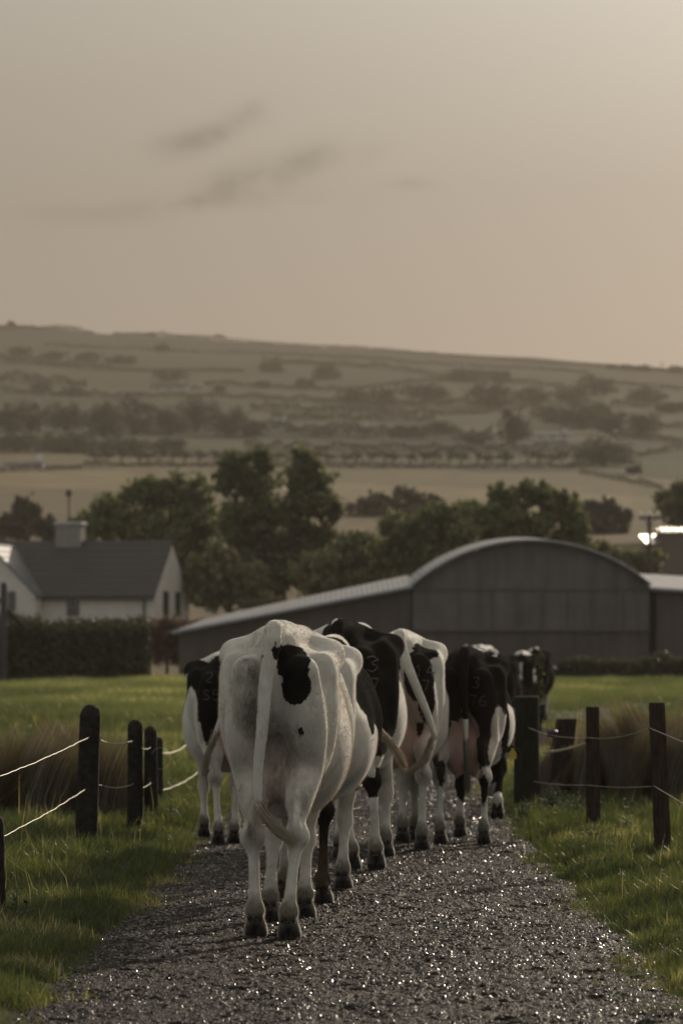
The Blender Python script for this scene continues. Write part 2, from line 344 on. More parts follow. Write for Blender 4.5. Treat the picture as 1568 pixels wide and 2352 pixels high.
# ------------------------------------------------------------------ cows: one continuous skin each, from a blended distance field
class Field:
    def __init__(s, lo, hi, h):
        s.lo = np.array(lo, float); s.h = h
        s.n = np.ceil((np.array(hi)-s.lo)/h).astype(int)+1
        s.D = np.full(tuple(s.n), 0.5, np.float32)
        s.ax = [s.lo[i]+h*np.arange(s.n[i], dtype=np.float32) for i in range(3)]
    def sub(s, lo, hi):
        a = np.clip(np.floor((np.array(lo)-s.lo)/s.h).astype(int), 0, s.n); b = np.clip(np.ceil((np.array(hi)-s.lo)/s.h).astype(int)+1, 0, s.n)
        sl = tuple(slice(a[i], b[i]) for i in range(3))
        return sl, s.ax[0][sl[0]][:, None, None], s.ax[1][sl[1]][None, :, None], s.ax[2][sl[2]][None, None, :]
    def put(s, sl, d, k, mode):
        a = s.D[sl]
        if a.size == 0: return
        if mode == 'add':
            hh = np.maximum(k-np.abs(a-d), 0)/k; s.D[sl] = np.minimum(a, d)-hh*hh*k*0.25
        else:
            d = -d; hh = np.maximum(k-np.abs(a-d), 0)/k; s.D[sl] = np.maximum(a, d)+hh*hh*k*0.25
    def ell(s, c, r, k=0.05, rx=0, ry=0, rz=0, mode='add'):
        m = max(r)+k+0.03; c = np.array(c, float)
        sl, X, Y, Z = s.sub(c-m, c+m)
        M = (Matrix.Rotation(R(rz), 3, 'Z') @ Matrix.Rotation(R(ry), 3, 'Y') @ Matrix.Rotation(R(rx), 3, 'X')).transposed()
        X = X-c[0]; Y = Y-c[1]; Z = Z-c[2]
        u = M[0][0]*X+M[0][1]*Y+M[0][2]*Z; v = M[1][0]*X+M[1][1]*Y+M[1][2]*Z; w = M[2][0]*X+M[2][1]*Y+M[2][2]*Z
        k0 = np.sqrt((u/r[0])**2+(v/r[1])**2+(w/r[2])**2); k1 = np.sqrt((u/r[0]**2)**2+(v/r[1]**2)**2+(w/r[2]**2)**2)+1e-6
        s.put(sl, k0*(k0-1)/k1, k, mode)
    def chain(s, pts, k=0.05, sub=4, mode='add'):
        """pts: (x, y, z, r[, f]): a smooth limb through the points; f widens it sideways (x)"""
        P = np.array([p if len(p) == 5 else (*p, 1.0) for p in pts], float)
        if len(P) > 2:
            E = np.vstack([2*P[0]-P[1], P, 2*P[-1]-P[-2]]); Q = []
            for i in range(1, len(E)-2):
                for t in np.arange(0, 1, 1/sub):
                    a, b, c, d = E[i-1], E[i], E[i+1], E[i+2]
                    Q.append(0.5*((2*b)+(c-a)*t+(2*a-5*b+4*c-d)*t*t+(3*b-a-3*c+d)*t**3))
            Q.append(P[-1]); P = np.array(Q)
        rm = (P[:, 3]*np.maximum(P[:, 4], 1)).max()+k+0.03
        sl, X, Y, Z = s.sub(P[:, :3].min(0)-rm, P[:, :3].max(0)+rm)
        best = None
        for i in range(len(P)-1):
            a, b = P[i], P[i+1]; ba = b[:3]-a[:3]; L2 = (ba**2).sum()+1e-9
            dx, dy, dz = X-a[0], Y-a[1], Z-a[2]
            t = np.clip((dx*ba[0]+dy*ba[1]+dz*ba[2])/L2, 0, 1)
            f = a[4]+(b[4]-a[4])*t; r = a[3]+(b[3]-a[3])*t
            d = np.sqrt(((dx-t*ba[0])/f)**2+(dy-t*ba[1])**2+(dz-t*ba[2])**2)-r
            d = d*np.minimum(f, 1)
            best = d if best is None else np.minimum(best, d)
        s.put(sl, best, k, mode)
    def mesh(s):
        """naive surface nets"""
        D = s.D; ins = D < 0
        nx, ny, nz = D.shape
        cnt = np.zeros((nx-1, ny-1, nz-1), np.int8)
        for i in (0, 1):
            for j in (0, 1):
                for k in (0, 1): cnt += ins[i:nx-1+i, j:ny-1+j, k:nz-1+k]
        cells = np.argwhere((cnt > 0) & (cnt < 8))
        idx = np.full((nx-1, ny-1, nz-1), -1, np.int32); idx[tuple(cells.T)] = np.arange(len(cells))
        acc = np.zeros((len(cells), 3)); num = np.zeros(len(cells))
        cor = [(i, j, k) for i in (0, 1) for j in (0, 1) for k in (0, 1)]
        for a in cor:
            for b in cor:
                if sum(b)-sum(a) == 1 and sum(abs(x-y) for x, y in zip(a, b)) == 1:
                    ca = cells+a; cb = cells+b; da = D[tuple(ca.T)]; db = D[tuple(cb.T)]
                    m = (da < 0) != (db < 0); t = np.where(m, da/(da-db+1e-12), 0)
                    p = np.array(a)+t[:, None]*(np.array(b)-np.array(a)); acc[m] += p[m]; num[m] += 1
        V = s.lo+(cells+acc/num[:, None])*s.h
        quads = []
        for ax in range(3):
            o1, o2 = [(1, 2), (2, 0), (0, 1)][ax]
            sh = [nx, ny, nz]
            A = ins[tuple(slice(0, sh[q]-1) if q == ax else slice(1, sh[q]-1) for q in range(3))]
            B = ins[tuple(slice(1, sh[q]) if q == ax else slice(1, sh[q]-1) for q in range(3))]
            e = np.argwhere(A != B)
            flip = A[tuple(e.T)]
            base = e.copy()
            for q in range(3):
                if q != ax: base[:, q] += 1
            def g(da, db):
                c = base.copy(); c[:, o1] -= da; c[:, o2] -= db; return idx[tuple(c.T)]
            q4 = np.stack([g(1, 1), g(0, 1), g(0, 0), g(1, 0)], 1)
            q4[~flip] = q4[~flip][:, ::-1]; quads.append(q4)
        Q = np.vstack(quads)
        return V, Q

def cow_mesh(P, h):
    g = lambda k, d: P.get(k, d)
    wb = g('belly', .30); hw = g('hip', .235); pw = g('pin', .125)
    f = Field((-.62, -.62, -.02), (.62, 2.75, 1.58), h)
    # trunk
    f.ell((0, 1.02, .93), (wb, .66, .37), .10)
    f.ell((0, .92, .80), (wb*.93, .50, .29), .10)
    f.ell((wb*.18, .80, .86), (wb*.86, .40, .28), .08)
    f.ell((0, 1.45, .95), (.235, .36, .37), .10)
    f.ell((0, 1.55, .80), (.17, .28, .24), .08)
    f.chain([(0, .10, 1.315, .045), (0, .30, 1.345, .065, 1.5), (0, .60, 1.345, .055, 1.8), (0, .95, 1.325, .07, 1.6), (0, 1.30, 1.335, .07, 1.3), (0, 1.60, 1.36, .06, 1.0)], .10)
    f.chain([(-.17, .62, 1.255, .035), (.17, .62, 1.255, .035)], .05, mode='add')
    f.chain([(-hw*.85, .72, 1.235, .03), (-.16, 1.0, 1.22, .05)], .07); f.chain([(hw*.85, .72, 1.235, .03), (.16, 1.0, 1.22, .05)], .07)
    f.ell((0, .40, 1.10), (hw*.86, .34, .25), .10)
    for s in (-1, 1):
        f.ell((s*(hw-.008), .50, 1.285), (.038, .085, .040), .075)                       # hook bone
        f.chain([(s*(hw-.006), .50, 1.288, .038), (s*hw*.50, .48, 1.338, .035), (0, .44, 1.37, .045)], .05)
        f.chain([(s*(hw-.015), .50, 1.245, .045), (s*(hw*.82), .30, 1.205, .05), (s*pw, .045, 1.200, .045)], .10)
        f.ell((s*pw, .03, 1.20), (.038, .05, .045), .07)                               # pin bone
        f.ell((s*(hw-.105), .30, 1.06), (.122, .24, .27), .10)                         # hip and rump muscle
    # tail head and tail
    f.chain([(0, .22, 1.36, .045), (0, .08, 1.385, .045), (0, .0, 1.37, .040), (0, -.035, 1.31, .034)], .04)
    # hollows: beside the tail head, flank
    for s in (-1, 1):
        f.ell((s*.085, .03, 1.345), (.035, .09, .045), .04, mode='cut')
        f.ell((s*(wb+.05), .70, 1.12), (.085, .14, .12), .09, mode='cut')
        f.ell((s*.165, .22, 1.325), (.055, .17, .045), .06, ry=s*28, mode='cut'); f.ell((s*(hw-.03), .16, 1.20), (.05, .07, .09), .07, mode='cut')
    f.ell((0, -.03, 1.10), (.035, .07, .16), .05, mode='cut')
    # hind legs
    for s, key in ((-1, 'HL'), (1, 'HR')):
        fx, fy, fz, lift = g(key, (s*.16, 0, 0, 0))
        hx, hy, hz = g(key+'h', (fx+s*.005, fy-.03, .50+fz*.8))
        tx = s*(hw-.095)
        f.chain([(s*(hw-.125), .30, 1.14, .12, 1.05), (s*(hw-.100), .30, .97, .128, 1.0), (s*(hw-.095)*.6+hx*.4, .33, .81, .105, .95)], .085)
        f.chain([(s*pw, .06, 1.18, .055), (s*(pw+.012), .08, 1.02, .085), (s*(pw+.03)*.8+hx*.2, .12, .88, .085), (hx*.6+s*.07, .15, .75, .068), (hx, hy+.07, hz+.15, .045)], .055)
        f.chain([(s*(hw-.10)*.5+hx*.5, .30, .84, .105, .9), (hx*.85+s*.025, .5*(.28)+.5*hy+.03, .68+.2*(hz-.5), .072, .85), (hx, hy+.055, hz+.07, .041, .95), (hx, hy+.03, hz, .043, 1.0)], .07)
        f.chain([(hx, hy+.05, hz+.20, .020, .9), (hx, hy-.012, hz+.10, .016), (hx, hy-.03, hz+.045, .024, .9), (hx, hy-.018, hz, .026)], .03)   # hamstring and point of hock
        f.ell((hx, hy+.03, hz-.005), (.043, .043, .055), .03)
        for q in (-1, 1): f.ell((hx+q*.038, hy+.02, hz-.015), (.016, .024, .035), .025)
        an = (fx, fy-.035 + lift*-.03, .125+fz)
        f.chain([(hx, hy+.035, hz-.03, .037, .95), (hx*.6+an[0]*.4, hy*.6+an[1]*.4+.03, hz*.62+.05+fz*.3, .0265, .95), (hx*.25+an[0]*.75, an[1]*.8+hy*.2+.015, an[2]*.75+hz*.25, .0260, 1.05), (*an, .034, 1.12)], .03)
        foot(f, fx, fy, fz, lift, an)
    # fore legs
    for s, key in ((-1, 'FL'), (1, 'FR')):
        fx, fy, fz, lift = g(key, (s*.13, 1.42, 0, 0))
        kx, ky, kz = g(key+'k', (fx, fy*.6+1.42*.4+.05, .40+fz*.5))
        f.chain([(s*.15, 1.50, 1.15, .06), (s*.18, 1.58, .95, .09), (s*.155, 1.50, .78, .085)], .07)
        an = (fx, fy-.03, .125+fz)
        f.chain([(s*.15, 1.46, .78, .075, .9), (kx*.5+s*.07, ky*.5+.73, .62, .056, .9), (kx, ky, kz+.05, .042), (kx, ky, kz-.02, .043)], .05)
        f.chain([(kx, ky, kz, .040), (kx*.5+an[0]*.5, ky*.5+an[1]*.5, kz*.5+an[2]*.5, .027), (*an, .036, 1.1)], .03)
        foot(f, fx, fy, fz, lift, an)
    # udder
    ud = g('udder', 1.0)
    f.ell((0, .34, .80-.05*ud), (.115*ud+.01, .20, .15*ud), .05)
    for s in (-1, 1):
        f.ell((s*.062, .22, .75-.05*ud), (.068*ud, .10, .13*ud), .035)
        f.chain([(s*.060, .20, .66-.09*ud, .017), (s*.064, .19, .60-.09*ud, .010)], .02)
        f.chain([(s*.055, .42, .66-.07*ud, .017), (s*.060, .43, .60-.07*ud, .010)], .02)
    # neck and head
    hdx, hdy, hdz = g('head', (-.08, 2.2, .92)); hyaw = R(g('hyaw', 0))
    f.chain([(0, 1.50, 1.18, .17, .7), (hdx*.25, 1.72, 1.16*.6+hdz*.4, .16, .62), (hdx*.62, hdy*.5+.92, hdz*.75+.25, .125, .68), (hdx, hdy-.05, hdz+.02, .10, .8)], .10)
    dx, dy = math.sin(hyaw), math.cos(hyaw)
    pt = lambda a, b, c: (hdx+dx*a+dy*b, hdy+dy*a-dx*b, hdz+c)
    f.chain([(*pt(-.02, 0, .03), .095, .95), (*pt(.12, 0, -.06), .085, .95), (*pt(.26, 0, -.19), .060, 1.0), (*pt(.34, 0, -.27), .060, 1.1)], .05)
    f.ell(pt(.10, 0, -.10), (.07, .11, .08), .04, rz=-math.degrees(hyaw))
    for s in (-1, 1):
        f.chain([(*pt(-.02, s*.075, .06), .022), (*pt(-.04, s*.14, .06), .034), (*pt(-.04, s*.20, .035), .030), (*pt(-.03, s*.245, .01), .010)], .02)
        f.ell(pt(.08, s*.08, .0), (.03, .035, .025), .02)
    return f.mesh(), f
def foot(f, fx, fy, fz, lift, an):
    """pastern, two claws and dew claws; lift tips the toe down"""
    ty = fy+.045-.05*lift; tz = .035+fz-.03*lift*0
    f.chain([(*an, .034, 1.15), (fx, fy+.005, .075+fz, .034, 1.2)], .03)
    for q in (-1, 1):
        c = (fx+q*.027, fy+.02-.035*lift, .036+fz)
        f.ell(c, (.0265, .060, .040), .010, rx=-12-55*lift)
        f.ell((fx+q*.029, ty-.03, .016+fz), (.027, .050, .020), .010, rx=-40*lift)
        f.ell((fx+q*.026, an[1]-.030, an[2]-.035), (.014, .016, .020), .012)

COW_M = {}
def coat_material():
    if 'm' in COW_M: return COW_M['m']
    m = Mat('cow_coat')
    tcx = m.n('ShaderNodeTexCoord').outputs['Object']
    patch = m.attr('patch').outputs['Fac']; dirt = m.attr('dirt').outputs['Fac']; pink = m.attr('pink').outputs['Fac']; hoof = m.attr('hoof').outputs['Fac']
    n1 = m.noise(22, 4, .6, tcx); n2 = m.noise(120, 3, .7, tcx, stretch=(1, 1, .35))
    e = m.math('ADD', patch, m.math('ADD', m.math('MULTIPLY', m.math('SUBTRACT', n1, .5), .035), m.math('MULTIPLY', m.math('SUBTRACT', n2, .5), .022)))
    blk = m.math('SUBTRACT', 0.5, m.math('MULTIPLY', e, 260.0), clamp=True)
    nl = m.noise(5, 5, .6, tcx); nf = m.noise(260, 2, .6, tcx, stretch=(1, 1, .25))
    white = m.ramp(nl, [(.3, (.37, .35, .30)), (.7, (.55, .53, .475))])
    white = m.mix(m.math('MULTIPLY', nf, .30), white, (.30, .27, .22))
    ng = m.noise(3.2, 6, .7, tcx, stretch=(1, 1, .5)); white = m.mix(m.math('MULTIPLY', m.math('SUBTRACT', ng, .49, clamp=True), 3.2, clamp=True), white, (.19, .16, .11))
    black = m.mix(nl, (.010, .009, .008), (.020, .017, .015))
    col = m.mix(blk, white, black)
    pk = m.mix(m.noise(9, 3, .5, tcx), (.34, .19, .145), (.44, .28, .22))
    col = m.mix(m.math('MULTIPLY', pink, m.math('SUBTRACT', 1.0, m.math('MULTIPLY', blk, .9))), col, pk)
    nd = m.noise(14, 5, .65, tcx, stretch=(1, 1, .45))
    df = m.math('MULTIPLY', m.math('SUBTRACT', m.math('ADD', dirt, m.math('MULTIPLY', m.math('ADD', m.math('MULTIPLY', nd, .6), m.math('MULTIPLY', m.noise(46, 4, .7, tcx, stretch=(1, 1, .5)), .4)), 1.7)), 1.25), 1.9, clamp=True)
    ds = m.math('MULTIPLY', df, .85)
    col = m.mix(ds, col, (.055, .044, .025))
    col = m.mix(hoof, col, (.022, .018, .014))
    m.set(Base_Color=col, Roughness=m.math('SUBTRACT', .75, m.math('MULTIPLY', hoof, .25)))
    m.l(m.math('SUBTRACT', .20, m.math('MULTIPLY', blk, .20)), m.b.inputs['Specular IOR Level'])
    m.l(m.math('SUBTRACT', .75, m.math('MULTIPLY', blk, .70)), m.b.inputs['Sheen Weight']); m.b.inputs['Sheen Roughness'].default_value = .35
    hb = m.math('ADD', m.math('MULTIPLY', nf, .6), m.math('MULTIPLY', nl, 1.2))
    m.bump(hb, .35, .006)
    COW_M['m'] = m.m; return m.m
def hair_material(name, col):
    m = Mat(name); m.set(Base_Color=col, Roughness=.7); m.b.inputs['Specular IOR Level'].default_value = .08
    tr = m.n('ShaderNodeBsdfTranslucent'); tr.inputs[0].default_value = (*col, 1)
    ms = m.n('ShaderNodeMixShader'); ms.inputs[0].default_value = .6
    m.l(m.b.outputs[0], ms.inputs[1]); m.l(tr.outputs[0], ms.inputs[2]); m.l(ms.outputs[0], m.o.inputs[0]); return m.m

GLYPH = {'2': [[(0,.8),(.3,1),(.6,.8),(.5,.5),(0,0),(.6,0)]], '3': [[(0,.9),(.35,1),(.6,.8),(.3,.55),(.62,.3),(.35,0),(0,.12)]],
         '5': [[(.6,1),(.08,1),(.05,.55),(.4,.6),(.6,.35),(.4,0),(0,.08)]], 'S': [[(.6,.9),(.3,1),(.03,.8),(.3,.5),(.6,.25),(.3,0),(0,.12)]],
         '7': [[(0,1),(.6,1),(.25,0)]], '6': [[(.55,.95),(.2,.8),(.03,.35),(.25,0),(.55,.15),(.5,.45),(.1,.45)]],
         '1': [[(.15,.75),(.35,1),(.35,0)]], '4': [[(.45,0),(.45,1),(0,.35),(.65,.35)]], 'C': [[(.6,.85),(.3,1),(.03,.6),(.05,.3),(.3,0),(.6,.15)]]}
def spline(pts, sub=6):
    P = np.array(pts, float); E = np.vstack([2*P[0]-P[1], P, 2*P[-1]-P[-2]]); Q = []
    for i in range(1, len(E)-2):
        for t in np.arange(0, 1, 1/sub):
            a, b, c, d = E[i-1], E[i], E[i+1], E[i+2]
            Q.append(0.5*((2*b)+(c-a)*t+(2*a-5*b+4*c-d)*t*t+(3*b-a-3*c+d)*t**3))
    Q.append(P[-1]); return np.array(Q)

def strands(name, mat, parent, roots, dirs, lens, rad, curl=.0, seg=3, droop=0.0):
    """thin triangular-section hairs, all in one mesh"""
    n = len(roots); roots = np.asarray(roots); dirs = np.asarray(dirs); lens = np.asarray(lens)
    V = []; k = 3
    side = np.cross(dirs, rng.normal(size=(n, 3))); side /= np.linalg.norm(side, axis=1)[:, None]+1e-9
    up = np.cross(dirs, side); bend = rng.normal(size=(n, 3))*curl
    for i in range(seg+1):
        t = i/seg; c = roots+dirs*(lens*t)[:, None]+bend*(lens*t*t)[:, None]; c[:, 2] -= droop*lens*t*t
        r = rad*(1-t*.85)
        for a in range(k):
            an = 2*math.pi*a/k; V.append(c+(side*math.cos(an)+up*math.sin(an))*r)
    V = np.stack(V, 1).reshape(-1, 3)
    base = np.arange(n)[:, None]*((seg+1)*k); Fq = []
    for i in range(seg):
        for a in range(k):
            b = (a+1) % k; Fq.append(base+np.array([i*k+a, i*k+b, (i+1)*k+b, (i+1)*k+a]))
    Fq = np.stack(Fq, 1).reshape(-1, 4)
    return mesh_obj(name, V, Fq, mat, parent, smooth=True)

def make_cow(P, loc, yaw, label, scale=1.0, h=.014, fur=0):
    g = lambda k, d: P.get(k, d)
    (V, Q), f = cow_mesh(P, h)
    # tail: added straight into the same skin
    tail = g('tail', [(0, -.03, 1.33), (0, -.06, 1.1), (0, -.05, .8), (0, -.05, .55)])
    T = spline(tail, 5); n = len(T)
    f.chain([(*T[i], .027*(1-i/(n-1))**1.0+.0100) for i in range(0, n, 2)], .018, sub=2)
    V, Q = f.mesh()
    # light smoothing
    nv = len(V); ed = np.vstack([Q[:, [0, 1]], Q[:, [1, 2]], Q[:, [2, 3]], Q[:, [3, 0]]])
    for _ in range(2):
        acc = np.zeros_like(V); c = np.zeros(nv); np.add.at(acc, ed[:, 0], V[ed[:, 1]]); np.add.at(c, ed[:, 0], 1)
        V = V*.5+acc/np.maximum(c, 1)[:, None]*.5
    x, y, z = V.T
    # coat fields
    pd = np.full(nv, .3)
    for b in g('patches', []):
        cx, cy, cz, rx, ry, rz = b[:6]
        q = np.sqrt(((x-cx)/rx)**2+((y-cy)/ry)**2+((z-cz)/rz)**2); pd = np.minimum(pd, (q-1)*min(rx, rz, ry))
    for b in g('white', []):
        cx, cy, cz, rx, ry, rz = b[:6]
        q = np.sqrt(((x-cx)/rx)**2+((y-cy)/ry)**2+((z-cz)/rz)**2); pd = np.maximum(pd, -(q-1)*min(rx, rz, ry))
    # tail own colour
    dt = np.full(nv, 9.)
    for i_, p in enumerate(T):
        if i_ > 2: dt = np.minimum(dt, np.linalg.norm(V-p, axis=1)-(.027*(1-i_/(n-1))**1.0+.0100))
    it = (dt < .006) & (y < -.01)
    if 'tail_black' in P: 
        zt0 = P['tail_black']; pd = np.where(it, np.where(z > zt0, -.02, .03), pd)
    elif g('tail_white', True): pd = np.where(it, np.maximum(pd, .02), pd)
    dirt = np.clip((.215-z)/.09, 0, 1)*.72 + np.exp(-((z-.62)/.12)**2)*.20*(np.abs(x) > .08) + .30*np.exp(-((z-.55)/.06)**2)*(y > .45)*(y < 1.15)
    for cx, cy, cz, r, a in g('dirt', []):
        dirt += a*np.exp(-(((x-cx)**2+(y-cy)**2+(z-cz)**2)/r**2))
    dirt += .20*np.clip((.75-z)/.6, 0, 1)+.20
    pink = np.clip((.94-z)/.12, 0, 1)*np.exp(-(x/.13)**4)*np.exp(-((y-.28)/.24)**4)*np.clip((z-.42)/.05, 0, 1)
    for cx, cy, cz, r, a in g('pinks', []): pink = np.maximum(pink, a*np.exp(-(((x-cx)**2+(y-cy)**2+(z-cz)**2)/r**2)))
    pink = np.where(it, 0, pink)*g('pinkness', 1)
    hoof = np.zeros(nv)
    for key in ('HL', 'HR', 'FL', 'FR'):
        s = -1 if key[1] == 'L' else 1
        fx, fy, fz, lift = g(key, (s*.16 if key[0] == 'H' else s*.13, 0 if key[0] == 'H' else 1.42, 0, 0))
        dd = np.sqrt((x-fx)**2+(y-fy-.0)**2)
        hoof = np.maximum(hoof, (dd < .14)*np.clip((.066+fz+lift*.02-z)/.008, 0, 1))
        an = (fx, fy-.035-.03*lift if key[0] == 'H' else fy-.03, .125+fz)
        for q in (-1, 1):
            de = np.sqrt((x-(fx+q*.026))**2+(y-(an[1]-.035))**2+(z-(an[2]-.035))**2); hoof = np.maximum(hoof, np.clip((.024-de)/.006, 0, 1))
    root = empty('cow', loc, yaw); root.scale = (scale, scale, scale)
    tag(root, label, 'cow', 'cows walking away along the lane')
    body = mesh_obj('body', V, Q, coat_material(), root, True, dict(patch=pd, dirt=dirt, pink=pink, hoof=hoof))
    # tail tuft
    rs = np.random.default_rng(int(abs(loc[0]*1000)) + 5)
    nt_ = g('tuft_n', 1500); end = T[-1]; tl = g('tuft', (0, 0, -.2)); tl = np.array(tl); ll = np.linalg.norm(tl); td = tl/ll
    t0 = rs.integers(int(n*.62), n, nt_); base = T[t0]+rs.normal(size=(nt_, 3))*.008
    tt = np.gradient(T, axis=0)[t0]; tt /= np.linalg.norm(tt, axis=1)[:, None]
    dirs = td*.55+tt*.5+rs.normal(size=(nt_, 3))*.07; dirs /= np.linalg.norm(dirs, axis=1)[:, None]
    tm = hair_material('tail_hair', g('tuft_col', (.55, .49, .38)))
    fr = (t0/n-.62)/.38
    strands('tail_tuft', tm, root, base, dirs, (ll*(.45+.55*fr))*(.65+.35*rs.random(nt_)), .0022, .05, 3)
    # ear tag
    if g('tags', True):
        hdx, hdy, hdz = g('head', (-.08, 2.2, .92)); hy = R(g('hyaw', 0)); dx, dy = math.sin(hy), math.cos(hy)
        for s in (-1, 1):
            a, b, c = -.045, s*.185, .03
            p = Vector((hdx+dx*a+dy*b, hdy+dy*a-dx*b, hdz+c))
            mb = MB(); w = .028
            prof = [(-w, -.045), (w, -.045), (w, 0), (w*.45, .02), (w*.45, .035), (-w*.45, .035), (-w*.45, .02), (-w, 0)]
            mb.prism([(p.x+u, p.y-.040, p.z+v-.01) for u, v in prof], (0, .003, 0))
            t_ = mb.build('ear_tag', M_TAG, root)
    # freeze brand
    if 'brand' in P:
        bvh = BVHTree.FromPolygons([tuple(v) for v in V.tolist()], Q.tolist())
        mb = MB(); rs2 = random.Random(3)
        for txt, bx, bz, sz in P['brand']:
            cx = bx
            for ch in txt:
                for st in GLYPH.get(ch, []):
                    sp = spline(st, 5) if ch not in '147' else np.array(st, float)
                    if ch in '147':
                        q = []
                        for i in range(len(sp)-1):
                            for t in np.linspace(0, 1, 6)[:-1]: q.append(sp[i]*(1-t)+sp[i+1]*t)
                        q.append(sp[-1]); sp = np.array(q)
                    pts = []
                    for u, v in sp:
                        hit = bvh.ray_cast(Vector((cx+u*sz, -.6, bz+v*sz)), Vector((0, 1, 0)))
                        if hit[0]: pts.append(hit[0]+hit[1]*.0005)
                    if len(pts) > 2: mb.tube(pts, [.0035+.0025*rs2.random() for _ in pts], 5)
                cx += sz*.95
                if mb.v: mb.build('brand_digit', M_BRAND, root, True)
                mb = MB()
    # short fur along the outline of the near cows
    if fur:
        me = body.data; cen = V[Q].mean(1); e1 = V[Q[:, 1]]-V[Q[:, 0]]; e2 = V[Q[:, 3]]-V[Q[:, 0]]
        nr = np.cross(e1, e2); ar = np.linalg.norm(nr, axis=1); nr /= ar[:, None]+1e-12
        w = ar*(hoof[Q[:, 0]] < .5)*(cen[:, 1] < 1.6)*(pink[Q[:, 0]] < .6); pick = rs.choice(len(Q), fur, p=w/w.sum())
        isb = pd[Q[pick, 0]] < 0
        jit = rs.random((fur, 2)); rt = V[Q[pick, 0]]+e1[pick]*jit[:, :1]+e2[pick]*jit[:, 1:]
        d = nr[pick]*.55+np.array([0, -.12, -.55])+rs.normal(size=(fur, 3))*.25; d /= np.linalg.norm(d, axis=1)[:, None]
        ln = .007+.007*rs.random(fur)
        for nm, sel, mt in (('coat_hair', ~isb, M_FURW), ('coat_hair', isb, M_FURB)):
            if sel.sum() > 10: strands(nm, mt, root, rt[sel]-nr[pick][sel]*.001, d[sel], ln[sel], .00045, .1, 2)
    return root
M_TAG = simple('ear_tag_yellow', (.62, .46, .06), .5, .1)
M_BRAND = simple('brand_grey_hair', (.055, .051, .046), .9, .5, 60)
M_FURW = hair_material('fur_white', (.66, .60, .50)); M_FURB = hair_material('fur_black', (.022, .016, .012))

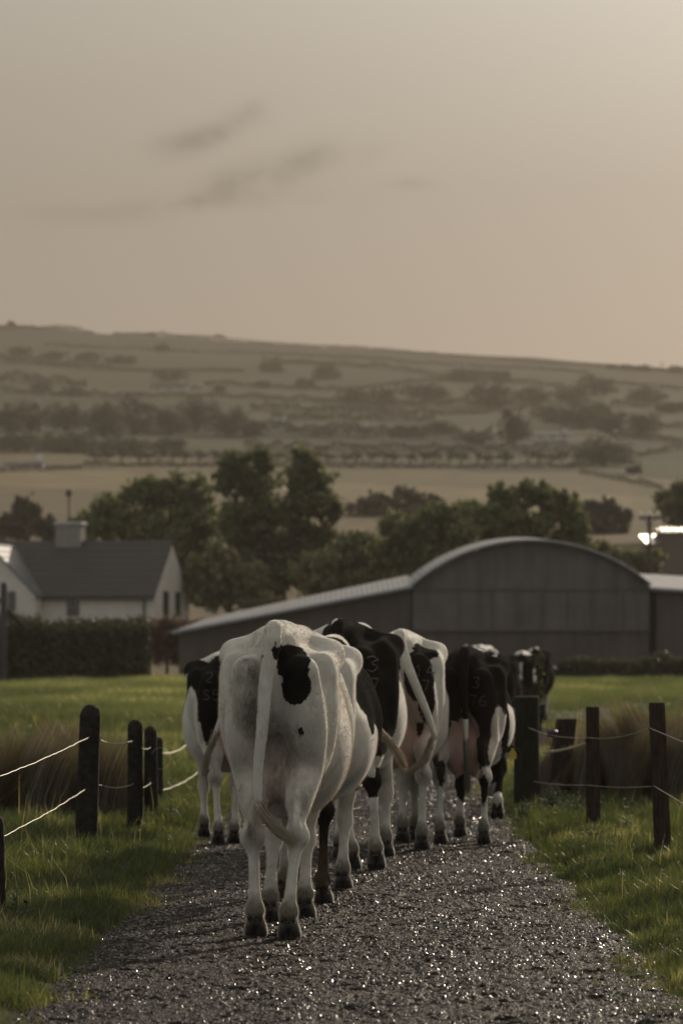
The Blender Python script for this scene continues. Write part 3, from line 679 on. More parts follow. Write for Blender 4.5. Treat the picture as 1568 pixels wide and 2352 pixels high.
def place(px, foot_py, scale=1.0):
    s = (foot_py-HZ)/CAM_H; d = F/s; return ((px-784)/F*d, d, 0.0)
if want('cows'):
    RES = 1.0
    # nearest: white cow with one black patch right of her tail
    make_cow(dict(tags=False, pinkness=.5, belly=.272, hip=.232, HL=(-.085, .04, 0, 0), HR=(.075, -.09, 0, 0), HLh=(-.10, .03, .46), HRh=(.105, -.05, .47),
                  FL=(-.10, 1.05, 0, 0), FR=(.05, 1.28, 0, 0),
                  tail=[(0, -.035, 1.33), (-.03, -.07, 1.15), (-.045, -.08, .95), (-.065, -.08, .75), (-.06, -.09, .60), (-.03, -.10, .54), (.01, -.11, .50)], tuft=(.12, 0, -.08),
                  patches=[(.082, 0, 1.235, .082, .26, .098), (.098, 0, 1.13, .068, .25, .085), (.012, -.06, 1.28, .014, .08, .03), (.12, -.02, .93, .012, .2, .02),
                           (-.05, -.0, 1.26, .018, .1, .028)],
                  dirt=[(-.13, 0, 1.22, .09, .55), (-.08, 0, 1.05, .09, .45), (-.15, 0, 1.0, .10, .25), (-.04, 0, .93, .10, .55), (.03, .1, .85, .12, .6), (0, .2, .72, .1, .35), (.24, .85, .66, .15, .95), (-.13, -.02, .47, .06, .45), (.12, .0, .62, .05, .3),(.3,.6,.75,.12,.4)]),
             (at(629, 0, 17.65).x, 17.65, 0), R(-3.5), 'white cow with one black patch beside her tail, nearest on the lane', 1.025, .011, FUR)
    # white cow beyond her
    make_cow(dict(tags=False, belly=.29, hip=.228, HL=(-.13, .5, 0, 0), HR=(.14, -.02, 0, 0), HLh=(-.13, .35, .48), FL=(-.13, 1.1, 0, 0), FR=(.08, 1.32, 0, 0),
                  tail=[(0, -.035, 1.33), (0, -.07, 1.1), (0, -.06, .8), (0, -.06, .55)],
                  patches=[(.28, 1.05, 1.13, .16, .42, .24), (.33, .75, .93, .1, .06, .06), (.2, 1.6, .9, .3, .4, .4), (.05, 1.1, 1.35, .2, .3, .1), (.14, -.02, .33, .09, .14, .27), (.30, 1.3, .9, .1, .2, .3)],
                  dirt=[(.2, .8, .62, .2, .5), (.1, 0, .2, .15, .6)]),
             (at(682, 0, 20.2).x, 20.2, 0), R(-7.0), 'white cow with dark saddle just right of and beyond the nearest cow', 1.01, .013, FUR//2)
    # big black cow, brand 3 / 7, white tail tip swung to the right
    make_cow(dict(tags=False, belly=.305, hip=.285, HL=(.08, .02, 0, 0), HR=(.225, -.05, .01, .7), HLh=(.02, .0, .50), HRh=(.20, -.09, .52), FL=(-.1, 1.3, 0, 0), FR=(.16, 1.5, 0, 0),
                  tail=[(0, -.035, 1.33), (.03, -.07, 1.15), (.12, -.09, .95), (.22, -.10, .82), (.30, -.10, .74), (.355, -.10, .66)], tuft=(.03, 0, -.10), tail_black=.84, tuft_col=(.62, .54, .40),
                  patches=[(0, .2, 1.25, .8, .60, .50), (0, .0, 1.0, .8, .40, .35), (.12, .1, .85, .3, .35, .22), (.2, -.02, .50, .09, .12, .10), (.28, 1.1, 1.15, .2, .12, .25), (.22, 0, .78, .12, .3, .14), (0, 1.1, 1.3, .3, .3, .2)],
                  white=[(-.03, .2, 1.42, .03, .25, .04), (-.12, .45, 1.35, .09, .10, .05)],
                  brand=[('3', .165, 1.125, .085), ('7', .175, 1.00, .085)], dirt=[(.18, 0, .3, .12, .3)], udder=.8),
             (at(775, 0, 23.7).x, 23.7, 0), R(-5.0), 'tall black cow branded 3 with a pale tail tip, one hind hoof lifting', 1.09, .013, FUR//2)
    # black and white cow with pink udder, brand 14 / 7
    make_cow(dict(tags=False, belly=.285, hip=.24, HL=(-.10, .1, 0, 0), HR=(.14, .0, 0, 0), HRh=(.15, -.03, .50), FL=(-.02, 1.3, 0, 0), FR=(.06, 1.5, 0, 0), udder=1.3,
                  tail=[(0, -.035, 1.33), (.06, -.08, 1.17), (.13, -.10, 1.0), (.20, -.11, .82), (.215, -.11, .72), (.17, -.12, .60), (.11, -.13, .54)], tuft=(-.10, 0, -.05),
                  patches=[(.125, .0, 1.14, .105, .25, .19), (.17, .05, .97, .055, .2, .15), (-.09, -.02, 1.20, .10, .2, .11), (.12, .02, .78, .03, .1, .06), (.13, .25, 1.28, .12, .14, .06), (.28, .9, .85, .1, .2, .12)],
                  brand=[('14', .095, 1.12, .075), ('7', .14, 1.02, .075)], pinks=[(0, 0, .95, .17, .75), (0, .1, .75, .2, 1)], dirt=[(0, 0, .62, .10, .35), (.15, -.03, .5, .05, .5)]),
             (at(918, 0, 26.2).x, 26.2, 0), R(-2.5), 'pale cow with black rump patches, branded 14 over 7, tail curving to the right', 1.065, .014, FUR//2)
    # black cow at the right of the lane, head down, yellow ear tag
    make_cow(dict(tail_black=.90, tuft_col=(.35, .31, .26), belly=.30, hip=.25, HL=(-.175, .02, 0, 0), HR=(.14, .0, 0, 0), FL=(-.10, 1.2, 0, 0), FR=(.19, 1.0, .16, .9), FRk=(.20, 1.35, .52), udder=1.45,
                  tail=[(0, -.035, 1.33), (.0, -.08, 1.17), (.01, -.10, 1.0), (.015, -.12, .80), (.02, -.12, .62), (.025, -.12, .5)], tuft=(.01, 0, -.15),
                  patches=[(0, .2, 1.30, .6, .8, .42), (.14, 0, .95, .09, .2, .42), (-.19, .05, .95, .1, .25, .18), (.2, 1.2, 1.05, .3, .9, .40), (.3, 1.2, .92, .2, .75, .42), (.1, 1.3, .5, .3, .35, .3), (-.02, 2.1, .9, .5, .5, .6), (.14, .0, .42, .035, .1, .14), (-.17, 0, .52, .03, .1, .1)],
                  white=[(.25, .12, .85, .065, .16, .15), (.25, .0, .70, .08, .18, .22), (.30, .75, .85, .08, .12, .16), (.0, -.05, .86, .055, .2, .18), (.05, .25, .85, .12, .2, .14)],
                  brand=[('3', .06, 1.13, .075), ('76', .035, 1.00, .075)], head=(.075, 2.1, .60), hyaw=0, pinks=[(0, .1, .8, .22, 1)], dirt=[(-.17, 0, .5, .1, .3)]),
             (at(1066, 0, 27.2).x, 27.2, 0), R(-5.0), 'black cow branded 3 over 76, head lowered, beside the thick gate post', .985, .014, FUR//3)
    # black and white cow at the left edge of the lane
    make_cow(dict(tags=False, belly=.30, hip=.25, HL=(-.07, -.02, 0, 0), HR=(.05, .1, 0, 0), HLh=(-.09, -.03, .5), HRh=(.07, .06, .5), FL=(-.14, 1.3, 0, 0), FR=(.10, 1.5, 0, 0), udder=.9,
                  tail=[(0, -.035, 1.33), (-.02, -.08, 1.15), (-.03, -.10, 1.0), (-.08, -.12, .85), (-.13, -.12, .72), (-.16, -.12, .62)], tuft=(-.01, 0, -.13),
                  patches=[(-.13, .1, 1.14, .22, .5, .26), (-.12, 0, .90, .08, .2, .20), (-.25, .6, 1.33, .12, .3, .12), (.1, .1, 1.1, .2, .3, .3), (-.28, 1.15, 1.1, .12, .16, .3), (-.3, 1.5, 1.1, .2, .15, .5), (-.1, 2.25, 1.0, .5, .55, .5), (.2, .5, 1.2, .2, .5, .3)],
                  white=[(-.04, .55, 1.38, .15, .30, .09), (-.27, .1, .95, .055, .25, .22)],
                  brand=[('2', -.155, 1.19, .07), ('S5', -.175, 1.06, .07)], head=(.0, 2.2, 1.02), hyaw=0, dirt=[(-.25, .9, .65, .2, .3)]),
             (at(523, 0, 27.2).x, 27.2, 0), R(3.5), 'black and white cow branded S5 at the left grass edge, half hidden', .97, .014, FUR//3)
# ------------------------------------------------------------------ grass, reeds, weeds
def blades(name, P, H, Wd, lean, mat, parent=None, tint=None, seed=1, bend=.5, seg=2):
    r = np.random.default_rng(seed); n = len(P); P = np.asarray(P, float); H = np.asarray(H)
    a = r.uniform(0, 2*math.pi, n); la = r.uniform(0, 2*math.pi, n)
    ld = np.stack([np.cos(la), np.sin(la)], 1)*(lean*r.random(n)*1.0)[:, None]
    sd = np.stack([np.cos(a), np.sin(a)*.5], 1)*.5; rows = []
    w0 = np.broadcast_to(Wd, (n,))
    for k in range(seg+1):
        t = k/seg; w = w0*(1-t)**.7 if k < seg else w0*.08
        c = P.copy(); c[:, 2] += H*t*(1-.25*bend*t*np.linalg.norm(ld, axis=1)); c[:, :2] += ld*(H*t**(1+bend*1.4))[:, None]
        o = np.zeros((n, 3)); o[:, :2] = sd*w[:, None]; rows += [c-o, c+o]
    V = np.stack(rows, 1).reshape(-1, 3); m_ = 2*(seg+1); b = np.arange(n)[:, None]*m_
    Q = np.stack([b[:, 0][:, None]+np.array([2*k, 2*k+1, 2*k+3, 2*k+2]) for k in range(seg)], 1).reshape(-1, 4)
    at_ = dict(tint=np.repeat(tint, m_), along=np.tile(np.repeat(np.linspace(0, 1, seg+1), 2), n)) if tint is not None else None
    return mesh_obj(name, V, Q, mat, parent, False, at_)
def grass_mat(name, greens, dry, trans=.45, rough=.42):
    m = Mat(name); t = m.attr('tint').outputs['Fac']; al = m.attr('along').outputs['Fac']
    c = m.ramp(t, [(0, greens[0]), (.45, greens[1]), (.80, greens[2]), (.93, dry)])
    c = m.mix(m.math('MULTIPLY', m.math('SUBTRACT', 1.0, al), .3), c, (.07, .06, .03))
    m.set(Base_Color=c, Roughness=rough)
    tr = m.n('ShaderNodeBsdfTranslucent'); m.l(m.mix(1.0, c, (1.25, 1.3, .6), 'MULTIPLY'), tr.inputs[0])
    ms = m.n('ShaderNodeMixShader'); ms.inputs[0].default_value = trans
    m.l(m.b.outputs[0], ms.inputs[1]); m.l(tr.outputs[0], ms.inputs[2]); m.l(ms.outputs[0], m.o.inputs[0]); return m.m
if want('grass'):
    r = np.random.default_rng(21)
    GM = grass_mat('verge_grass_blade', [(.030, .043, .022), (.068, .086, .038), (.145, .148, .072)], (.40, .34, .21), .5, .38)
    def sample(n, y0, y1, margin, pw=1.0):
        Y = y0+(y1-y0)*r.random(n)**pw; hw = .0895*Y+margin; X = r.uniform(-1, 1, n)*hw; return X, Y
    pts = []; hs = []; ws = []; tn = []
    for (n, y0, y1, h0, w0) in ((310000, 11.3, 25, .060, .0065), (260000, 22, 42, .075, .0100), (110000, 40, 75, .10, .018)):
        X, Y = sample(n, y0, y1, .35)
        dx = X-path_x(Y); e = 1.12+.26*(fbm(Y*.9+40*(dx > 0), Y*0, 3)-.5)*2+.38*(r.random(n)-.5)**3*4+.22*(fbm(X*4, Y*3.2, 2)-.5)
        k = np.abs(dx) > e; clump = np.clip((fbm(X*6+3, Y*4.5, 3, .6)-.5)*2.2+.5, 0, 1)
        k &= (r.random(n) < np.clip((clump-.28)*4.5, .45, 1))
        X, Y, dx, e, clump = X[k], Y[k], dx[k], e[k], clump[k]
        depth = np.clip((np.abs(dx)-e)/.55, 0, 1)
        tall = fbm(X*1.7+5, Y*1.0, 3)
        side = np.where(dx > 0, .75, 1.0)
        H = h0*(.25+1.1*clump+1.5*depth*side*np.clip(tall-.15, 0, 1)+1.0*np.clip(np.abs(dx)-1.9, 0, .6)*side)*(.5+.9*r.random(len(X)))
        rare = r.random(len(X)) < .0022*(depth > .6); H = np.where(rare, H*2.1+.05, H)
        W_ = w0*(.7+.7*r.random(len(X))); W_ = np.where(rare, W_*.5, W_)
        tint = np.clip(.42+1.3*(fbm(X*3.1, Y*2.0, 4, .6)-.5)+.30*clump-.15+.55*(r.random(len(X))-.5)-.10*depth, 0, 1); tint = np.where(rare, .97, tint)
        pts.append(np.stack([X, Y, gz(X, Y)-.012], 1)); hs.append(H); ws.append(W_); tn.append(tint)
    P = np.vstack(pts); H = np.concatenate(hs)
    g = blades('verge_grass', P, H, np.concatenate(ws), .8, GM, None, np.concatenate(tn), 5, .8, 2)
    tag(g, kind='stuff')
    # short pasture of the field beyond
    n = 330000; Y = 42*(128/42)**(r.random(n)**.9); X = r.uniform(-1, 1, n)*(.0895*Y+1.0); dx = X-path_x(Y)
    k = (np.abs(dx) > 1.25) | (Y > 70); X, Y = X[k], Y[k]
    cl = fbm(X*.35+50, Y*.10, 4); k = r.random(len(X)) < np.clip(cl*2.2-.25, .1, 1); X, Y, cl = X[k], Y[k], cl[k]
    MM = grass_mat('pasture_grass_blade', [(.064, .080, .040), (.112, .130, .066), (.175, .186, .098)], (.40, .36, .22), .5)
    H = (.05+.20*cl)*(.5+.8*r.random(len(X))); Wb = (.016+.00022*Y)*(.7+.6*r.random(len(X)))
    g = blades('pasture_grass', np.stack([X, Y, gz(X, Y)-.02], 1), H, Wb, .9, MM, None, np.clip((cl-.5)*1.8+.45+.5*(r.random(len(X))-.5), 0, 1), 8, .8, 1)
    tag(g, kind='stuff')

    # rank dead grass and rushes along the ditch
    RM = grass_mat('dead_rush_blade', [(.032, .026, .018), (.085, .066, .046), (.18, .14, .10)], (.46, .38, .27), .35, .6)
    def rushes(label, x0, x1, y0, y1, h, n, seed, hvar=.4):
        r = np.random.default_rng(seed); X = r.uniform(x0, x1, n); Y = r.uniform(y0, y1, n)
        ed = np.minimum(np.clip((X-x0)/.25, 0, 1), np.clip((x1-X)/.25, 0, 1))
        H = h*(.48+.95*fbm(X*3.2+seed, Y*1.6, 3))*(.38+.68*r.random(n)**.8)*(.30+.70*ed**.5); H = np.where(r.random(n) < .02, H*1.15, H)
        cx, cy = (x0+x1)/2, (y0+y1)/2
        o = blades('rush_clump', np.stack([X-cx, Y-cy, gz(X, Y)-.02], 1), H, .010*(.5+1.0*r.random(n)), .38, RM, None, np.clip(.55*H/h+.5*(r.random(n)-.35), 0, 1), seed, .5, 3)
        o.location = (cx, cy, 0); tag(o, label, 'rushes', 'clumps of dead rushes along the ditch')
    def X_at(px, d): return (px-784)/F*d
    rushes('low dense clump of brown rushes behind the tallest left fence post', X_at(-60, 31), X_at(300, 31), 30.2, 33, .80, 26000, 31)
    rushes('broad clump of pale tipped dead rushes behind the far right post', X_at(1400, 35), X_at(1640, 35), 33.5, 36.5, .84, 26000, 32)
    rushes('dark lower clump of rushes behind the slim right post', X_at(1245, 36), X_at(1420, 36), 35, 38, .66, 14000, 33)

    # leafy weeds
    WM = leafmat('weed_leaf', (.060, .085, .030), .4, .4, 6); DM = leafmat('dark_weed_leaf', (.022, .034, .014), .4, .25, 6)
    SM = simple('weed_stem', (.07, .08, .035), .8, .2, 20)
    def weed(px, foot, h, d, label, n=1, mat=WM, spread=.06, jag=1.0, seed=0, kind='thistle'):
        r = random.Random(seed); x = X_at(px, d); base = Vector((x, d, float(gz(x, d))-.01))
        root = empty(kind, base); tag(root, label, 'weed', 'weeds on the grass verge')
        st = MB(); lf = MB()
        for k in range(n):
            ox, oy = (r.gauss(0, spread), r.gauss(0, spread)) if n > 1 else (0, 0); hh = h*r.uniform(.6, 1) if n > 1 else h
            tx, ty = r.gauss(0, .06*h), r.gauss(0, .05*h)
            pts = [(ox*t**.6+tx*t*t, oy*t**.6+ty*t*t, hh*t) for t in (0, .33, .66, 1)]
            st.tube(pts, [.0045, .004, .003, .0015], 5)
            m_ = int(12*hh/.4)+6
            for j in range(m_):
                t = .08+.92*j/m_; a = j*2.4+r.random(); ln = (.10*(1-t)**.6+.025)*jag*r.uniform(.7, 1.2)
                c = Vector((ox*t**.6+tx*t*t, oy*t**.6+ty*t*t, hh*t)); dr = Vector((math.cos(a), math.sin(a), r.uniform(-.1, .55))).normalized(); sdv = dr.cross(Vector((0, 0, 1))).normalized()
                wd = ln*.22
                e = [c+sdv*wd*.25]; left = []; right = []
                for q in (1, 2, 3):     # toothed edge
                    p = c+dr*ln*q/4-Vector((0, 0, .10*ln*q*q/9)); left += [p+sdv*wd*(1.15-q*.12), p+dr*ln*.10+sdv*wd*.45]; right += [p-sdv*wd*(1.15-q*.12), p+dr*ln*.10-sdv*wd*.45]
                lf.poly([c]+left+[c+dr*ln-Vector((0, 0, .12*ln))]+right[::-1])
        st.build('stem', SM, root); lf.build('leaves', mat, root)
    weed(1205, 1860, .20, 31, 'low bushy weed at the foot of the thick gate post', 14, WM, .09, .8, 1, 'nettle_clump')
    weed(1265, 1850, .34, 32, 'taller pale bushy weed just right of the thick gate post', 16, WM, .09, .8, 2, 'nettle_clump')
    weed(1340, 1880, .26, 31, 'scrubby weed around the slim right post', 12, WM, .10, .8, 3, 'nettle_clump')
    weed(1437, 1920, .33, 26.8, 'lone upright thistle between the two slim right posts', 1, WM, .05, 1.1, 4)
    weed(1370, 1940, .16, 26.5, 'small spiky weed low in the grass left of the thistle', 3, DM, .06, .9, 5)
    weed(392, 1880, .27, 29.5, 'dark upright weed right of the left fence posts', 2, DM, .02, .7, 6)
    weed(38, 2120, .24, 18.0, 'dark spiny thistle at the foot of the nearest left post', 3, DM, .035, .8, 7)
    # a few fallen dead stalks
# ------------------------------------------------------------------ fence
if want('fence'):
    CONC = simple('weathered_concrete_post', (.024, .022, .019), .95, .45, 24, .6, 0, .1)
    def woodmat(name, col):
        m = Mat(name); n = m.noise(9, 6, .65, stretch=(6, 6, .7)); n2 = m.noise(55, 4, .7, stretch=(3, 3, .25))
        f_ = m.math('ADD', m.math('MULTIPLY', n, .6), m.math('MULTIPLY', n2, .4))
        c = m.ramp(f_, [(.36, tuple(x*.45 for x in col)), (.5, col), (.66, tuple(x*1.7 for x in col))])
        m.set(Base_Color=c, Roughness=.9); m.b.inputs['Specular IOR Level'].default_value = .08; m.bump(f_, .9, .012); return m.m
    WOOD = woodmat('weathered_brown_post', (.038, .027, .020)); WOODG = woodmat('mossy_green_post', (.020, .019, .013)); CUT = woodmat('sawn_post_top', (.12, .11, .06))
    WIRE = Mat('galvanised_wire').set(Base_Color=(.32, .30, .26), Metallic=.8, Roughness=.42).m
    ROPE = leafmat('frayed_white_fence_rope', (.5, .44, .34), .3, .4, 40)
    BLK = simple('black_insulator', (.02, .02, .02), .4, .1)
    GP = 'fence posts along the lane'
    def post(px, foot, top, wpx, label, mat, d=None, lean=(0, 0), round_top=False, sides=10, cat='fence post', cutcap=False, wb=1.08):
        s = (foot-HZ)/CAM_H; d = d or F/s; s = F/d; x = (px-784)/s; h = (foot-top)/s; w = wpx/s/2
        z0 = float(gz(x, d)); root = empty('fence_post', (x, d, z0)); tag(root, label, cat, GP)
        rr = random.Random(int(px)); n = 16 if round_top or cutcap else 4; V = []; Fq = []
        lv = [(-.15, wb), (0, wb), (h*.25, wb*.98+.02), (h*.5, 1.03), (h*.75, 1.01), (h-(w if round_top else .012), 1.0)]
        if round_top: lv += [(h-w+w*math.sin(t), math.cos(t)) for t in (.35, .7, 1.0, 1.25, 1.45)]
        else: lv += [(h, .94)]
        for i, (z, q) in enumerate(lv):
            for k in range(n):
                a = 2*math.pi*(k+.5)/n; j = 1+.035*rr.uniform(-1, 1)
                if n == 4: a = math.pi/4+k*math.pi/2+.15; rad = w*1.38
                else: rad = w
                if round_top:
                    cx, sx = math.cos(a), math.sin(a)
                    e = 4.0; qn = (abs(cx)**e+abs(sx)**e)**(-1/e)*.97; X_, Y_ = cx*qn*w*(q if True else 1), sx*qn*w*(1 if z < h-w else max(q, .3))
                else: X_, Y_ = math.cos(a)*rad*q*j, math.sin(a)*rad*q*j
                zz = z+(rr.uniform(-.008, .008) if 0 < i < len(lv)-1 else 0)
                V.append((X_+lean[0]*zz, Y_+lean[1]*zz, zz))
        for i in range(len(lv)-1):
            for k in range(n): Fq.append([i*n+k, i*n+(k+1) % n, (i+1)*n+(k+1) % n, (i+1)*n+k])
        Fq.append([(len(lv)-1)*n+k for k in range(n)])
        o = mesh_obj('shaft', np.array(V), Fq, mat, root, smooth=(n > 4))
        if cutcap:
            mb = MB(); mb.tube([(lean[0]*h, 0, h-.004), (lean[0]*h, 0, h+.006)], [w*.97, w*.95], 24); mb.build('sawn_top', CUT, root)
        return x, d, z0, h
    post(-12, 2140, 1885, 50, 'dark post cut by the left edge of the picture', CONC, lean=(-.01, 0), round_top=True)
    post(197, 1978, 1635, 49, 'tall round topped post, first of three on the left, wires ending on it', CONC, lean=(.034, 0), round_top=True)
    post(311, 1922, 1665, 36, 'middle round topped post on the left with one wire knot', CONC, round_top=True)
    post(348, 1897, 1684, 30, 'third round topped post on the left, with a coil of loose wire', CONC, lean=(-.01, 0), round_top=True)
    post(364, 1862, 1706, 22, 'narrow post half hidden behind the third round topped post', CONC, round_top=True)
    post(1209, 1866, 1612, 57, 'thick mossy gate post with a flat sawn top', WOODG, lean=(0, 0), cutcap=True, cat='gate post')
    post(1270, 1850, 1661, 42, 'short broken post leaning right behind the wires', WOOD, lean=(.16, 0), sides=8)
    post(1361, 1918, 1632, 26, 'slim square brown post in the middle of the right fence', WOOD, lean=(-.005, 0))
    post(1522, 1990, 1630, 31, 'cracked brown post nearest on the right, leaning left', WOOD, lean=(-.043, 0))
    def wire(pts, r, label, mat=WIRE, sag=.02, rough=.0, name='fence_wire', grp='fence wires'):
        W_ = [at(*p) for p in pts]; P = []; rr = random.Random(len(pts)+int(pts[0][1])); acc = []
        for i in range(len(W_)-1):
            m_ = 28
            for k in range(m_):
                t = k/m_; p = W_[i].lerp(W_[i+1], t); p = p+Vector((rr.gauss(0, rough), 0, -4*sag*t*(1-t)+rr.gauss(0, rough))); acc.append(p)
        acc.append(W_[-1]); o0 = acc[0].copy(); mb = MB(); mb.tube([p-o0 for p in acc], r, 6); o = mb.build(name, mat, None, True); o.location = o0
        tag(o, label, 'wire', grp); return o
    dA, dB, dC, dD, dE = 18.1, 24.8, 28.4, 30.4, 33.9
    wire([(-12, 1787, dA), (206, 1692, dB)], .0022, 'upper wire from the left edge up to the tall round topped post', rough=.0012, sag=.012)
    wire([(-2, 1926, dA), (199, 1811, dB)], .0022, 'lower wire from the left edge up to the tall round topped post', rough=.0012, sag=.012)
    wire([(231, 1700, dB), (306, 1701, dC)], .002, 'short upper wire between the first two round topped posts', sag=.02)
    wire([(227, 1802, dB), (307, 1800, dC)], .002, 'short lower wire between the first two round topped posts', sag=.025)
    wire([(326, 1718, dC), (346, 1717, dD)], .002, 'tiny upper wire between the second and third round topped posts', sag=.01)
    wire([(327, 1810, dC), (347, 1798, dD)], .002, 'tiny lower wire between the second and third round topped posts', sag=.005)
    wire([(372, 1730, dE), (432, 1708, 40), (560, 1668, 50)], .0035, 'upper wire running on behind the cow branded S5', rough=.003, sag=.03)
    wire([(370, 1815, dE), (460, 1770, 40), (560, 1720, 50)], .0030, 'lower wire running on behind the cow branded S5', rough=.003, sag=.03)
    wire([(1490, 1672, 24.1), (1640, 1735, 21)], .0022, 'upper wire from the cracked post to the right edge', sag=.0)
    wire([(1500, 1805, 24.1), (1640, 1890, 21)], .0022, 'lower wire from the cracked post to the right edge', sag=.0)
    wire([(1214, 1672, 32.8), (1348, 1694, 28.8), (1490, 1672, 24.3)], .0021, 'upper wire from the thick gate post to the cracked post', sag=.03)
    wire([(1226, 1795, 32.8), (1348, 1803, 28.8), (1500, 1806, 24.3)], .0021, 'lower wire from the thick gate post to the cracked post', sag=.012)
    # frayed rope
    P = []; rr = random.Random(4)
    mb = MB(); base = at(1243, 1727, 32.6)
    for ph in (0, math.pi):
        pts = []
        for k in range(90):
            t = k/89; p = at(1243, 1727, 32.6).lerp(at(1347, 1705, 28.9), t)-base; a = ph+t*62; pts.append(p+Vector((0, .006*math.sin(a), .006*math.cos(a)-.035*4*t*(1-t)*.5+rr.gauss(0, .0015))))
        mb.tube(pts, .0042, 5)
    for k in range(70):
        t = rr.random(); p = at(1243, 1727, 32.6).lerp(at(1347, 1705, 28.9), t)-base+Vector((0, 0, -.07*t*(1-t))); q = p+Vector((rr.gauss(0, .02), rr.gauss(0, .02), rr.gauss(0, .02))); mb.tube([p, q], [.0008, .0003], 3)
    o = mb.build('frayed_rope', ROPE, None, True); o.location = base; tag(o, 'frayed pale twisted rope tied between the thick gate post and the slim post', 'rope')
    # loose coil on the third left post
    c = at(369, 1742, 30.2); mb = MB(); mb.tube([(.075*math.sin(t), .01*math.sin(2*t), .085*math.cos(t)) for t in np.linspace(-1.2, 3.4, 30)], .0016, 5)
    o = mb.build('loose_wire_coil', WIRE, None, True); o.location = c; tag(o, 'thin loose loop of wire hanging beside the third round topped post', 'wire loop')
    for px, py, d, lab in ((1262, 1683, 34.6, 'round dark insulator on the broken leaning post'), (1347, 1700, 28.85, 'black insulator clip on the slim square post'), (1490, 1673, 24.25, 'small upper insulator on the cracked post'), (1500, 1806, 24.25, 'small lower insulator on the cracked post')):
        c = at(px, py, d); mb = MB(); q = .045 if d > 34 else (.02 if d > 28 else .012)
        mb.tube([(-q*.6, 0, 0), (-q*.5, 0, 0), (-q*.1, 0, 0), (q*.1, 0, 0), (q*.5, 0, 0), (q*1.6 if d > 34 else q*.6, 0, 0)], [q*.4, q, q*.8, q*.8, q, q*.3], 12)
        o = mb.build('insulator', BLK, None, True); o.location = c; tag(o, lab, 'insulator', 'fence insulators')
# ------------------------------------------------------------------ foliage builders
def leaf_quads(C_, size, r, flat=.0):
    n = len(C_); a = r.normal(size=(n, 3)); a /= np.linalg.norm(a, axis=1)[:, None]; b = np.cross(a, r.normal(size=(n, 3))); b /= np.linalg.norm(b, axis=1)[:, None]
    s = (size*(.6+.8*r.random(n)))[:, None]*.5; C_ = np.asarray(C_)
    V = np.stack([C_-a*s, C_-b*s*.55, C_+a*s, C_+b*s*.55], 1).reshape(-1, 3); Q = np.arange(4*n).reshape(-1, 4); return V, Q
def crown_pts(blobs, per, r, sub=26, tight=.17):
    """blobs: (cx,cy,cz,rx,ry,rz). leaves gathered in clumps near each blob's surface, uneven in outline"""
    out = []; vol = [b[3]*b[5] for b in blobs]; tot = sum(vol)
    for b, v in zip(blobs, vol):
        n = int(per*v/tot); k = max(8, int(sub)); d = r.normal(size=(k, 3)); d /= np.linalg.norm(d, axis=1)[:, None]
        cc = d*(r.random(k)[:, None]**.45)*np.array(b[3:])*(.82+.3*r.random(k)[:, None])
        w = r.random(k)+.3; ci = r.choice(k, n, p=w/w.sum())
        out.append(np.array(b[:3])+cc[ci]+r.normal(size=(n, 3))*np.array(b[3:])*tight*(.6+.8*r.random(k)[ci][:, None]))
    return np.vstack(out)
def tree(label, d, blobs, per, leaf, mat, bark, trunk=(0, .25), group=None, seed=0, name='tree', cat='tree', depth=.8, sub=46, tight=.125, limbs=True):
    """blobs (px, py, rx, ry) as seen at distance d"""
    r = np.random.default_rng(seed); s = F/d
    bl = []
    for (px, py, rx, ry) in blobs: p = at(px, py, d); bl.append((p.x, p.y+r.normal()*rx/s*.3, p.z, rx/s, rx/s*depth, ry/s))
    bx = np.average([b[0] for b in bl], weights=[b[3] for b in bl])+trunk[0]; z0 = float(gz(bx, d))
    root = empty(name, (bx, d, z0)); tag(root, label, cat, group)
    B0 = np.array([bx, d, z0])
    V, Q = leaf_quads(crown_pts(bl, per, r, sub, tight)-B0, leaf, r); m = V[:, 2] > -.1
    mesh_obj('crown', V, Q, mat, root)
    top = max(b[2] for b in bl)-z0; mb = MB(); tr = trunk[1]
    low = min(b[2]-b[5]*.2 for b in bl)-z0; low = max(low, top*.25)
    mb.tube([(0, 0, -.3), (tr*.3, 0, low*.5), (0, 0, low)], [tr*1.25, tr, tr*.8], 8)
    if limbs:
        for b in bl:
            e = np.array(b[:3])-B0; mid = np.array([e[0]*.45, e[1]*.4, low+(e[2]-low)*.35])
            mb.tube([(0, 0, low*.8), tuple(mid), tuple(e)], [tr*.6, tr*.4, tr*.12], 6)
            for q in range(3):
                dd = r.normal(size=3); dd /= np.linalg.norm(dd); mb.tube([tuple(mid+(e-mid)*.4), tuple(e+dd*np.array(b[3:])*.7)], [tr*.25, tr*.05], 5)
    mb.build('trunk', bark, root, True); return root

